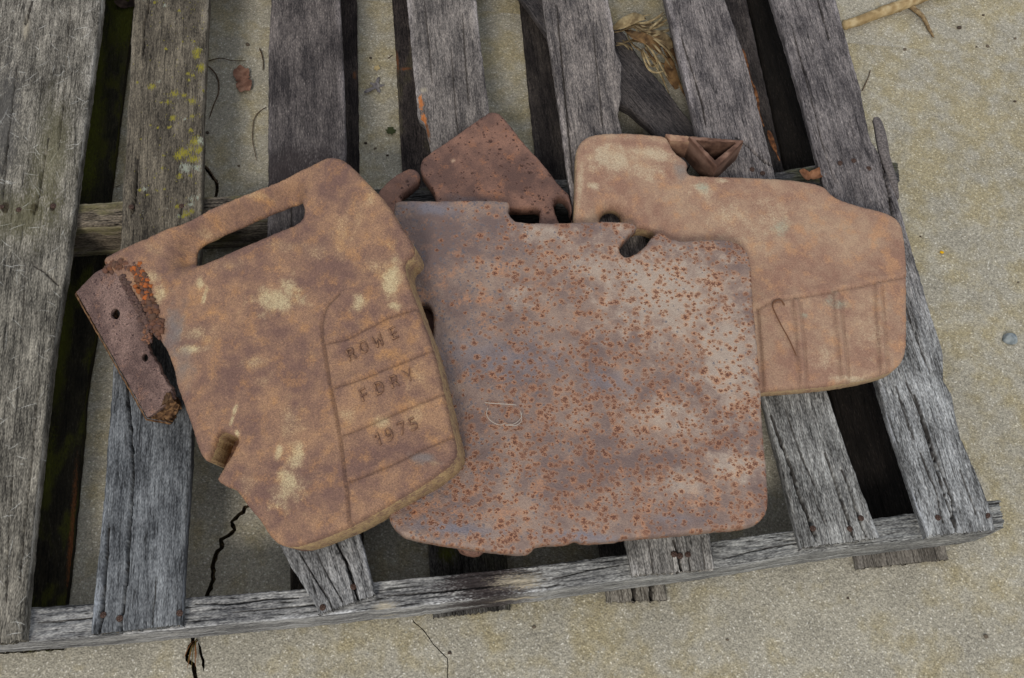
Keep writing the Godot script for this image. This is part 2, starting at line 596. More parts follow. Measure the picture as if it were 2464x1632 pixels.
func C8(a: Array) -> Color:
	return Color8(a[0], a[1], a[2])

func pal(a, b, c, d) -> Array:
	return [C8(a), C8(b), C8(c), C8(d)]

func build_pallet():
	nail_mesh = lathe(PackedVector2Array([Vector2(0, 0.0012), Vector2(0.0028, 0.001), Vector2(0.0040, 0.0004), Vector2(0.0043, -0.0006), Vector2(0.0036, -0.0012), Vector2(0.0015, -0.0014), Vector2(0.0014, -0.02)]))
	var p := thing("pallet", "weathered grey wooden pallet with gaps between its boards, lying on the concrete", "pallet")
	var b0 := add_board(p, "deck_board", {"o":Vector3(-0.8478,0.1260,-1.1213),"a":0.19097,"l":[-8.9,-115.6,176,-100.7,387.2,-117.8,586.8,-120.4,788.6,-108.7,1016.1,-96.2],"r":[8.9,115.6,72.2,114.5,134,110.7,205.7,108.6,251.5,106.2,301.8,103.5,406.6,99.7,440.7,98.8,523.4,95.1,606.5,89.1,701.5,85.3,780.5,84,808,83.7,904.3,81.3,962.5,81.1,1020.1,81.2,1035.2,81.4],"s0":-508.9,"e":[1041.9,1041.0],"cr":[[[5.1,66.2,110.9,67.1,227.6,69.2,306.6,68.8],1.3,4.0],[[130.3,-9.4,276.6,-8.4,390.5,-6.6],1.2,4.0],[[682.3,72.1,831.4,71.2,967.6,70.3],1.4,5.0],[[0.3,4,22.5,0.6,53.2,-3.4],5.0,8.0],[[281.7,51.3,335.6,49.4,387.8,46.4,416.8,42.2],2.0,9.0],[[253.1,-8.1,307.5,-10.4,345.4,-12.2],2.0,6.0],[[508.3,37.1,615.7,41],1.2,3.0],[[800.2,47,912.5,51.3,992,55.9],1.6,5.0],[[509.4,48.9,521.2,64.6,545.8,86.9],3.0,8.0]],"n":[411.1,19.5,403.7,-5.9,409,69.3],"sp":[[405.6,-0.9,6.0,10.0,3],[409.4,41.6,6.0,9.0,3],[409.5,66.9,5.0,9.0,3],[252.2,-18.2,25.0,120.0,5],[55.1,-1.9,6.0,26.0,4],[321.0,57.5,30.0,100.0,7],[422.9,29.5,50.0,50.0,7]]}, 0.021, 101, pal([56, 53, 49], [166, 160, 149], [52, 50, 46], [156, 150, 138]), {"scratch": 420, "fleck": 0.35, "fissure": 0.55, "t0": 0.3, "t1": 0.6})
	b0.set_meta("label", "wide pale grey deck board with scratches at the left edge")
	var b1 := add_board(p, "deck_board", {"o":Vector3(-0.6174,0.1260,-1.1476),"a":0.19097,"l":[-4.7,-61.3,74.3,-63.1,180.6,-60.9,204.3,-61.9,253.5,-61.1,323,-59.9,362.8,-62.4,446.5,-60.1,660.8,-60.4,757,-60.9,775.3,-61.8,865.2,-62.1,940.3,-65.1,1007.9,-67.9,1021.1,-67.9],"r":[4.7,60.9,109.2,58.6,175.4,57.3,248.8,54.9,291.2,56.7,413.6,56.3,621,53,795.3,49.8,835.2,48.6,906.5,45.3,964.9,43.6,1023.3,42],"s0":-504.7,"e":[1024.8,1024.5],"cr":[[[-21.2,-38.7,-2.9,-38,32.9,-39.9,45.1,-43.5,91.6,-42.2,111.4,-42.1],2.2,8.0],[[314.6,-41.7,345.1,-42.3,367.6,-43.1,404.5,-43.9,418.8,-47.5],4.0,14.0],[[409.3,26.6,418.1,25.6,432.5,24.8,454.2,24.8],2.5,8.0],[[689.1,-39.9,738.1,-33.7,778.5,-29.6,817.4,-25.6,878.8,-26,948,-26.9,986,-28.7,1002.4,-29.4],3.6,18.0],[[891.4,-53.3,929.3,-53.8,954.6,-54.5,998.1,-55,1023.1,-58.1],4.4,20.0],[[967.6,9.1,988.4,8.3,1021.4,6],1.5,6.0],[[986,-28.7,1004.8,-30.3,1027.4,-31.7],2.5,14.0]],"n":[407.9,27.2,402.8,-47,1002.3,-53.8,1009.1,-33.1,1010.3,40.3],"sp":[[90.5,20.3,1.7,1.7,1],[91.1,38.4,1.7,1.7,1],[112.3,43.5,6.0,6.0,1],[122.6,43.0,4.2,4.2,1],[147.2,52.1,6.8,6.8,1],[157.3,30.5,2.5,2.5,1],[161.2,37.9,2.5,2.5,1],[167.4,-49.5,2.5,2.5,1],[177.7,-25.7,5.1,5.1,1],[170.7,31.5,2.5,2.5,1],[195.5,9.4,5.1,5.1,1],[200.1,25.7,3.4,3.4,1],[210.3,0.1,3.4,3.4,1],[212.6,37.7,6.8,6.8,1],[191.9,55.5,2.5,2.5,1],[242.6,8.8,4.2,4.2,1],[242.7,39.0,3.4,3.4,1],[259.8,4.2,2.5,2.5,1],[259.0,-14.3,1.7,1.7,1],[268.9,37.0,3.4,3.4,1],[290.9,45.1,7.6,7.6,1],[306.0,37.8,5.1,5.1,1],[311.2,26.6,8.5,8.5,1],[316.1,20.4,5.1,5.1,1],[305.6,51.7,5.1,5.1,1],[324.1,41.4,7.6,7.6,1],[323.7,45.8,4.2,4.2,1],[309.2,48.6,5.1,5.1,1],[337.0,-4.0,2.5,2.5,1],[350.7,22.6,2.5,2.5,1],[354.5,22.1,3.4,3.4,1],[354.5,40.2,3.4,3.4,1],[376.4,-10.7,1.7,1.7,1],[382.6,-25.2,1.7,1.7,1],[375.1,0.4,1.7,1.7,1],[408.0,19.9,3.4,3.4,1],[417.3,41.6,4.2,4.2,1],[422.4,33.7,5.1,5.1,1],[425.7,29.5,4.2,4.2,1],[352.8,-14.6,1.7,1.7,1],[372.7,-36.1,2.5,2.5,1],[313.3,-2.3,1.7,1.7,1],[278.3,-38.9,1.7,1.7,1],[211.0,-10.2,1.7,1.7,1],[253.3,-26.0,1.4,1.4,1],[104.1,-5.3,1.7,1.7,1],[103.1,-7.3,2.5,2.5,1],[2.4,-27.6,2.5,2.5,1],[23.6,12.5,2.5,2.5,1],[339.3,31.1,7.8,7.8,2],[339.9,47.4,7.0,7.0,2],[290.0,52.7,5.5,5.5,2],[169.5,-14.2,3.1,3.1,2],[246.6,28.2,2.3,2.3,2],[371.8,-29.4,3.9,3.9,2],[393.7,49.7,3.9,3.9,2],[395.9,41.7,4.7,4.7,2],[406.2,40.7,3.9,3.9,2],[11.0,-10.3,3.1,3.1,2],[425.1,23.4,3.1,3.1,2]]}, 0.020, 111, pal([50, 46, 41], [128, 119, 104], [52, 54, 57], [140, 143, 146]), {"t0": 0.62, "t1": 0.82, "fleck": 0.3, "lichen": 260})
	b1.set_meta("label", "brownish deck board with yellow lichen and long splits")
	add_board(p, "deck_board", {"o":Vector3(-0.3964,0.1260,-1.1729),"a":0.19097,"l":[-4.4,-57.4,106.2,-63.3,181.5,-64,358.2,-65.7,546.4,-70.4],"r":[4.4,57.4,84.4,57,162.1,57.3,250.5,55.6,324,53.3,557.3,46],"s0":-504.4,"e":[546.4,570.8],"cr":[[[355.9,-31,422.9,-32.3,508.7,-30.9],1.5,5.0]],"n":[],"sp":[[358.1,-5.8,70.0,50.0,6]]}, 0.020, 121, pal([44, 41, 42], [116, 108, 104], [40, 37, 39], [96, 90, 88]), {"fleck": 0.8, "fissure": 0.3})
	var b2e := add_board(p, "deck_board", {"o":Vector3(-0.2975,0.1260,-0.4004),"a":0.41786,"l":[1.5,-69.3,157.8,-34.2,173.2,-30.4,229.1,-13.9,237,-14.3],"r":[-1.5,69.3,153.8,64.3,185.1,63.3,231.4,61.1,237.1,61.7],"s0":-1.5,"e":[239.0,238.1],"cr":[[[154.2,30.1,184.6,35.7,216.2,38,243.4,36.9],3.5,14.0],[[155.2,-17.1,192.2,-7.5,223.5,3.3,240.2,4.2],1.6,6.0],[[162.1,3.1,204.2,11.2,234.5,19.3],1.2,5.0]],"n":[232.1,-6.6,219.8,37],"sp":[]}, 0.020, 131, pal([58, 57, 56], [142, 140, 138], [66, 66, 67], [178, 178, 178]), {"fissure": 0.75, "t0": 0.3, "t1": 0.9, "rough": 2.0})
	b2e.set_meta("label", "broken twisted end of a deck board")
	add_board(p, "deck_board", {"o":Vector3(-0.1691,0.1260,-1.1988),"a":0.19097,"l":[-4.5,-58.6,59.8,-58,146.9,-57.9,190,-56.9,239.3,-57.8,243,-52.8,249.1,-47.9,286.3,-43.5,306.2,-41.8,425.3,-36.5],"r":[4.5,58.6,68.8,56.5,147.7,57,207.8,57.1,234.2,56.4,433.7,57.6],"s0":-504.5,"e":[800.6,829.1],"cr":[[[30,32.2,144.5,27.3,211.8,25.1],1.4,4.0],[[-2.3,-29.9,78.9,-29,173.8,-29.5],1.0,3.0],[[108.1,6.5,226.4,3,283.2,3.9],1.0,3.0]],"n":[],"sp":[[209.6,-51.0,4.0,16.0,8],[242.5,-49.4,4.0,10.0,8],[271.0,-45.0,3.0,14.0,9],[186.8,-44.6,7.0,7.0,4]]}, 0.020, 141, pal([58, 55, 55], [146, 138, 132], [50, 48, 48], [134, 127, 122]), {"fleck": 0.7, "fissure": 0.3}).set_meta("label", "deck board with a chipped orange edge")
	add_board(p, "deck_board", {"o":Vector3(0.0581,0.1260,-1.2248),"a":0.19097,"l":[-4.3,-56.2,60.2,-57,108.1,-57.2,172.6,-58.1,249.8,-59.3,329.3,-61.4,381.5,-62.7,926.9,-62.4,969.1,-59.9],"r":[4.3,55.8,53.9,56,110.6,50.7,139.1,56.7,205.7,46.1,246.2,34.2,274.8,35.7,928.7,50.5,972.3,48],"s0":-504.3,"e":[971.3,973.4],"cr":[[[15.8,-34.8,131.1,-41.6,256.3,-48.9,366.2,-54.8],1.8,6.0],[[56.5,20,178.4,12.5,261,6.9],1.0,3.0],[[931.2,0.1,956.3,3.3,975.3,4.2],3.0,12.0],[[952.1,15.8,973.8,15.5],2.0,10.0],[[927.8,-32.8,971.3,-33.6],1.2,5.0],[[929.5,36.9,973.2,35.1],1.0,4.0]],"n":[949.7,-2.1,951.6,15.9,952.6,5.1],"sp":[]}, 0.020, 151, pal([58, 55, 56], [148, 139, 133], [66, 64, 62], [184, 180, 174]), {"fleck": 0.7, "t0": 0.6, "t1": 0.95, "rough": 1.4})
	add_board(p, "deck_board", {"o":Vector3(0.2650,0.1260,-1.2485),"a":0.19097,"l":[-4,-52.9,78.9,-52.5,143.2,-51.9,205.4,-51.2,265.9,-50.3,278.2,-50,726.2,-43.7,792.7,-42.7,836.9,-41,896.1,-39.7,928.7,-38.9,939.4,-38.5],"r":[4,50.3,47.5,53.4,120.7,57.4,186.5,58.3,260.3,58.2,342.5,56.9,378.1,55.4,733,49.8,802.9,54.5,853.5,58.8,917.2,66.4,938.2,69.3],"s0":-504.0,"e":[942.9,940.4],"cr":[[[79,-41,149.7,-36.6,218,-32.3,259,-34.9],1.8,5.0],[[287.1,8.5,300.1,19.4,333.9,42.5,351,57.6],3.0,9.0],[[756.6,-39.2,793.8,-34.6,833.9,-28.6,870.4,-26.7,906.5,-20.4,929.2,-18],4.0,16.0],[[817.7,23.6,832.8,25.1,871.3,28.2,907.3,31.7,937.3,33.1],2.8,14.0],[[843.3,40.7,854.1,43.2,904.9,46.8,938,50.6],2.0,10.0],[[867.5,-9.2,914.2,-0.5],1.2,4.0],[[749.5,-16.6,814.2,-11,862.4,-2.2],1.2,4.0]],"n":[358.6,37,350.3,22.1,912.1,50.1,919.1,-18.4,924.8,31.2],"sp":[]}, 0.020, 161, pal([58, 55, 57], [146, 138, 135], [62, 61, 60], [176, 176, 173]), {"fleck": 0.7, "t0": 0.55, "t1": 0.85, "rough": 1.6})
	var b6 := add_board(p, "deck_board", {"o":Vector3(0.4533,0.1260,-1.2700),"a":0.19097,"l":[-4.2,-55.5,56.5,-54.3,115,-53.1,200.4,-53.7,261.2,-54.4,311.4,-55.3,368.7,-56.7,709.6,-62.6,753.6,-62.4,795.7,-60.2,835.6,-58.6,878.5,-56.5,921.9,-53.9],"r":[4.2,54.1,55,52.2,136.5,49.2,190.3,48.6,245.4,41.6,296,37.8,315.8,43.4,379.7,51.7,447.4,50,506.1,47.7,606.6,44.1,665.4,45.5,711.9,33.2,733.6,38.4,799.1,31,849.2,37.4,894.8,42.4,925.4,38.9],"s0":-504.2,"e":[929.6,932.0],"cr":[[[1.7,22.1,38.9,21.7,88.8,20.2],2.0,6.0],[[52.6,-36.5,167.6,-38.7,284.2,-42.7,371.6,-40.8],1.2,4.0],[[320,45,355.5,43.5,402.5,38.6,453.9,30.9],3.5,12.0],[[567.3,8.7,636.1,11.3,702.6,16.8],1.6,5.0],[[731.4,-16.4,818.5,-11.8,883.9,-7.9,931.7,-15],2.4,9.0],[[816.4,-32.1,876.2,-26.1,916.1,-29.4],1.8,6.0],[[711.6,-23,762.9,-16.4,812,-15.8,871.5,-15.8,894.7,-15.3,920.4,-15.6],3.2,11.0],[[845.2,16,909.7,19.3],1.3,5.0],[[716.4,-39.8,797.9,-35.7],1.3,5.0]],"n":[336.3,-23.7,333.5,-1.1,350.3,19,907.6,-34.4,912.5,35.4],"sp":[]}, 0.020, 171, pal([56, 53, 55], [140, 133, 131], [68, 68, 68], [188, 190, 191]), {"fleck": 0.7, "t0": 0.6, "t1": 0.85, "rough": 1.8})
	add_board(p, "stringer", {"o":Vector3(-0.6718,0.1060,-0.1215),"a":1.76177,"l":[2.5,-19.6,62.8,-22.4,174.1,-26.8,286.6,-29.1,476,-31.4,611.8,-31.8,750.8,-29.7,861.8,-26.5,978.5,-24.6,1111.2,-17.8,1206.7,-15.2,1369.8,-13.7,1385,-12.2],"r":[-2.5,23,94.1,17.8,171.5,14,287.2,9.5,342.9,7.8,439.9,5,534.2,4.1,632.6,3.2,750.5,3.4,865.2,5.7,983,10.5,1081.8,13,1215.1,18.7,1278,21.2,1375.2,26.4,1390,26.4],"s0":-252.5,"e":[1387.1,1391.9],"cr":[[[106.6,-3.1,163,-4,230,-4.9,297.5,-3.8],1.4,5.0],[[302.6,-0.7,349.9,-5.7,392,-3.8,434.3,-6.7],1.4,5.0],[[545.9,-15.9,615.8,-17.9,680.9,-17.9],1.6,5.0],[[763.1,-17.4,813.9,-10.2,853.1,-8.8],1.5,4.0],[[992.8,-14,1057.2,-5.7,1115.1,-3.8],1.3,4.0],[[349.9,-16.1,423.5,-17.1,465.8,-18],1.2,4.0]],"n":[],"sp":[[687.0,-12.0,45.0,60.0,6],[727.6,-16.3,12.0,25.0,4],[706.0,-13.0,10.0,25.0,4],[542.5,-28.7,6.0,14.0,4]]}, 0.088, 181, pal([74, 74, 76], [186, 185, 182], [70, 70, 70], [184, 184, 180]), {"fissure": 0.8, "rough": 2.2, "ds": 0.0035, "fleck": 0.3, "bump": 1.2})
	add_board(p, "stringer", {"o":Vector3(-0.8441,0.1060,-0.7006),"a":1.76177,"l":[2.3,-20.2,98.8,-22.4,174.7,-22.8,239,-24.2,362.5,-27.2,683.9,-37.3,922.9,-44.2,1242.9,-52.5,1321.2,-51.6,1414.9,-52,1456.1,-52.5],"r":[-2.3,20.2,95.1,18.9,171.8,19.5,236.8,18.2,361.8,14.7,686.8,4.2,928.8,-1.5,1250.7,-17.9,1331.9,-8.2,1425.5,-13.1,1462.4,-17.9],"s0":-252.3,"e":[1456.1,1462.9],"cr":[],"n":[],"sp":[]}, 0.088, 191, pal([58, 52, 45], [158, 145, 128], [44, 44, 46], [110, 108, 106]), {"fissure": 0.8, "rough": 2.2, "t0": 0.3, "t1": 0.5, "moss": 0.35})
	var far_d: Dictionary = {"o":Vector3(-0.8441,0.1060,-0.7006),"a":1.76177,"l":[2.3,-20.2,98.8,-22.4,174.7,-22.8,239,-24.2,362.5,-27.2,683.9,-37.3,922.9,-44.2,1242.9,-52.5,1321.2,-51.6,1414.9,-52,1456.1,-52.5],"r":[-2.3,20.2,95.1,18.9,171.8,19.5,236.8,18.2,361.8,14.7,686.8,4.2,928.8,-1.5,1250.7,-17.9,1331.9,-8.2,1425.5,-13.1,1462.4,-17.9],"s0":-252.3,"e":[1456.1,1462.9],"cr":[],"n":[],"sp":[]}
	far_d.o += Vector3(-sin(0.19097), 0, -cos(0.19097)) * 0.56
	far_d.n = []
	add_board(p, "stringer", far_d, 0.088, 196, pal([66, 60, 54], [150, 140, 128], [54, 54, 56], [130, 128, 126]), {"ds": 0.012, "du": 0.006})
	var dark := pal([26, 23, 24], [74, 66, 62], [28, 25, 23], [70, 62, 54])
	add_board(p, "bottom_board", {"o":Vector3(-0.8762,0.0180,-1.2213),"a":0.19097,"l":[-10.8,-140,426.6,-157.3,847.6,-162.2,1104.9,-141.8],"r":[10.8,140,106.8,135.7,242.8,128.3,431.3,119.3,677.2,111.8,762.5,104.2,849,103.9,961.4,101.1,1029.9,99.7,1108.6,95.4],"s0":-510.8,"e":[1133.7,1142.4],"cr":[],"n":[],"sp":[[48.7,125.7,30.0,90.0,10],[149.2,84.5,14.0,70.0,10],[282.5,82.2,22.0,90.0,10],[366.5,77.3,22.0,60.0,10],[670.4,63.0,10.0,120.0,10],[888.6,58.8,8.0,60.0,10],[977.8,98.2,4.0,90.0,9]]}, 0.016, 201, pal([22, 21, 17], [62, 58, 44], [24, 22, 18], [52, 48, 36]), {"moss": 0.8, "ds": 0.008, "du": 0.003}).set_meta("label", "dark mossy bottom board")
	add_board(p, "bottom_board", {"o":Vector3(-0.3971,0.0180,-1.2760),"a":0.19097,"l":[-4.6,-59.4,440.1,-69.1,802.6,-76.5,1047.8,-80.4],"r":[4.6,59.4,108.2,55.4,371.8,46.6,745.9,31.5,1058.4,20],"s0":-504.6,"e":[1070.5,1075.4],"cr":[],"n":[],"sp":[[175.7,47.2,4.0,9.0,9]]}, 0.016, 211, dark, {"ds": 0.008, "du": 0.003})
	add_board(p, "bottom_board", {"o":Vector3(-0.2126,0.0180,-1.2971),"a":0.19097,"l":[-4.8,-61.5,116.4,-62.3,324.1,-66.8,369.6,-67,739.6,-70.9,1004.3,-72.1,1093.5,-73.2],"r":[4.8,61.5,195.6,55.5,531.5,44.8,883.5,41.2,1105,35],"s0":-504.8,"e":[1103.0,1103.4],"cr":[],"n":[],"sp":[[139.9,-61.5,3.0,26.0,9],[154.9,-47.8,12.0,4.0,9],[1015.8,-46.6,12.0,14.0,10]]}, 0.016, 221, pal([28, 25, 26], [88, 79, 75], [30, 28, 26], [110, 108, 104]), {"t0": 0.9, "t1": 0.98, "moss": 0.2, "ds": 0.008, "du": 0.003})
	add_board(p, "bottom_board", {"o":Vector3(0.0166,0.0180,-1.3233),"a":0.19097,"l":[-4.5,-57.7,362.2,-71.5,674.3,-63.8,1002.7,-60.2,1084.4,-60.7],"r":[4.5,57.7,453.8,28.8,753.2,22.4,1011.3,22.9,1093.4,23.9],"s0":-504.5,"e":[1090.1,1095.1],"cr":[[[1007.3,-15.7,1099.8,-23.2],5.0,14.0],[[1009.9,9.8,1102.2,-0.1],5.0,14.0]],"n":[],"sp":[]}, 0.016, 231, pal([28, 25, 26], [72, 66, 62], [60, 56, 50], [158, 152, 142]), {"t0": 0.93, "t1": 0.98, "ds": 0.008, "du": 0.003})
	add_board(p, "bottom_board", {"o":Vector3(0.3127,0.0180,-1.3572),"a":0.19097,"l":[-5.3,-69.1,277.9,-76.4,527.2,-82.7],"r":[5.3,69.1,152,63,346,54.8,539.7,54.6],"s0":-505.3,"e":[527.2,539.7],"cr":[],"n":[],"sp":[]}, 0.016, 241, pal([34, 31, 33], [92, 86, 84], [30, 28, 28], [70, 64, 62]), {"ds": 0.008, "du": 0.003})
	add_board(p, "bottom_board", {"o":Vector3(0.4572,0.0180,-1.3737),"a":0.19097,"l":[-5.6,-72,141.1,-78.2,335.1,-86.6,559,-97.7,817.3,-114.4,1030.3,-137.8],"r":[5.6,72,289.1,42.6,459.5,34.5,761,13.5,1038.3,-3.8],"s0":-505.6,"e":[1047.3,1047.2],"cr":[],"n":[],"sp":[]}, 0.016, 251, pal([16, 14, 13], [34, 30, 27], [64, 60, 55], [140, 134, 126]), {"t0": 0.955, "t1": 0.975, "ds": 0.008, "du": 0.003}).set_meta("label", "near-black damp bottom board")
	# splinter torn loose along the edge of the last board
	var pts := P3([557.5,122.0,-1032.6,561.2,124.0,-1019.1,564.3,125.0,-985.9,567.1,125.0,-954.0,577.0,124.0,-908.4,581.4,123.0,-878.6])
	var sp := part("splinter", ribbon(catmull(pts, 4), [0.002, 0.0045, 0.0055, 0.006, 0.0065, 0.007, 0.0075, 0.008, 0.008, 0.008, 0.0078, 0.0075, 0.007, 0.0068, 0.0066, 0.006, 0.005, 0.004, 0.003, 0.002, 0.001], 0.007), speckle_mat("greywood", [Color8(78, 73, 72), Color8(98, 92, 91), Color8(122, 115, 112)], 0.06, 0.9, 14.0, 2.0), b6)
	sp.transform = b6.transform.affine_inverse()
	for q in [[345.3,108.0,-1165.6,351.5,104.0,-1141.0,359.8,102.0,-1112.7,368.2,100.0,-1089.0], [362.9,100.0,-1101.5,370.6,95.0,-1075.9,376.3,92.0,-1048.8,384.4,90.0,-1021.5], [391.1,90.0,-1013.8,398.4,86.0,-992.5,405.9,82.0,-977.1,411.5,80.0,-962.7]]:
		part("bark_strip", ribbon(catmull(P3(q), 5), [0.0015, 0.003, 0.004, 0.0042, 0.0045, 0.004, 0.0042, 0.0038, 0.003, 0.002, 0.001], 0.0012, 0.5), speckle_mat("bark", [Color8(58, 36, 24), Color8(92, 58, 36), Color8(124, 84, 54)], 0.03, 0.9, 14.0, 3.0), p)
	var d1 := add_board(self, "loose_board", {"o":Vector3(0.0153,0.0750,-1.2882),"a":0.64476,"l":[-8,-52,72.6,-58.1,185.6,-59.2,257.6,-27.3,296.3,-19.4,346.6,-16.1,427.6,-9.2],"r":[8,52,109.9,54.8,145.3,59.6,206.9,50.4,276.4,50.5,306.3,47.9,391.9,43.4],"s0":-108.0,"e":[427.6,391.9],"cr":[],"n":[],"sp":[]}, 0.02, 261, pal([40, 38, 40], [98, 92, 90], [38, 36, 38], [86, 80, 78]), {"ds": 0.006, "du": 0.0025})
	meta(d1, "dark loose board lying askew beneath the pallet deck, beside the dry husks", "board")

# a stiff strip of given half-widths along points, with thickness
func ribbon(pts: PackedVector3Array, hw: Array, thick: float, curl := 0.0) -> ArrayMesh:
	var st := SurfaceTool.new()
	st.begin(Mesh.PRIMITIVE_TRIANGLES)
	var rows := []
	for i in pts.size():
		var d := (pts[mini(i + 1, pts.size() - 1)] - pts[maxi(i - 1, 0)]).normalized()
		var sd := d.cross(Vector3.UP).normalized()
		var up := sd.cross(d).normalized()
		var w: float = hw[mini(i, hw.size() - 1)]
		var r := []
		for k in [[-1.0, 1.0], [0.0, 1.0], [1.0, 1.0], [1.0, 0.0], [0.0, 0.0], [-1.0, 0.0]]:
			r.append(pts[i] + sd * (w * k[0]) + up * (thick * (k[1] - 0.5) + absf(k[0]) * curl * w))
		rows.append(r)
	for i in rows.size() - 1:
		for k in 6:
			var a: Vector3 = rows[i][k]
			var b: Vector3 = rows[i][(k + 1) % 6]
			var c: Vector3 = rows[i + 1][k]
			var e: Vector3 = rows[i + 1][(k + 1) % 6]
			for v in [a, c, b, b, c, e]:
				st.set_uv(Vector2(v.x, v.z) * 10.0)
				st.add_vertex(v)
	for e in [0, rows.size() - 1]:
		for k in range(1, 5):
			var tri := [rows[e][0], rows[e][k], rows[e][k + 1]]
			if e == 0:
				tri.reverse()
			for v in tri:
				st.set_uv(Vector2(v.x, v.z) * 10.0)
				st.add_vertex(v)
	st.generate_normals()
	return st.commit()

func catmull(pts: PackedVector3Array, n: int) -> PackedVector3Array:
	var r := PackedVector3Array()
	for i in pts.size() - 1:
		var a := pts[maxi(i - 1, 0)]
		var b := pts[i]
		var c := pts[i + 1]
		var d := pts[mini(i + 2, pts.size() - 1)]
		for k in n:
			r.append(b.cubic_interpolate(c, a, d, float(k) / n))
	r.append(pts[-1])
	return r

func tube(pts: PackedVector3Array, r0: float, r1: float, sides := 7, jitter := 0.0, sd := 1, cols: Array = []) -> ArrayMesh:
	var st := SurfaceTool.new()
	st.begin(Mesh.PRIMITIVE_TRIANGLES)
	var n := FastNoiseLite.new()
	n.seed = sd
	n.frequency = 1.0
	var m := pts.size()
	for i in m:
		var d := (pts[mini(i + 1, m - 1)] - pts[maxi(i - 1, 0)]).normalized()
		var sdv := d.cross(Vector3.UP if absf(d.y) < 0.9 else Vector3.RIGHT).normalized()
		var up := sdv.cross(d)
		var r := lerpf(r0, r1, float(i) / (m - 1))
		if i == 0 or i == m - 1:
			r *= 0.45
		for k in sides:
			var a := TAU * k / sides
			var q := r * (1.0 + jitter * n.get_noise_3d(pts[i].x * 160.0, pts[i].z * 160.0, k * 1.3))
			if cols.size() > 0:
				st.set_color(cols[0].lerp(cols[1], sstep(0.0, 0.3, n.get_noise_3d(pts[i].x * 45.0, pts[i].z * 45.0, 8.0 + k * 0.25))))
			st.set_uv(Vector2(float(k) / sides, i * 0.1))
			st.add_vertex(pts[i] + sdv * cos(a) * q + up * sin(a) * q)
	for i in m - 1:
		for k in sides:
			var a := i * sides + k
			var b := i * sides + (k + 1) % sides
			st.add_index(a); st.add_index(b); st.add_index(a + sides)
			st.add_index(b); st.add_index(b + sides); st.add_index(a + sides)
	for e in 2:
		var o := 0 if e == 0 else (m - 1) * sides
		for k in range(1, sides - 1):
			st.add_index(o)
			st.add_index(o + (k + 1 if e == 0 else k))
			st.add_index(o + (k if e == 0 else k + 1))
	st.generate_normals()
	return st.commit()

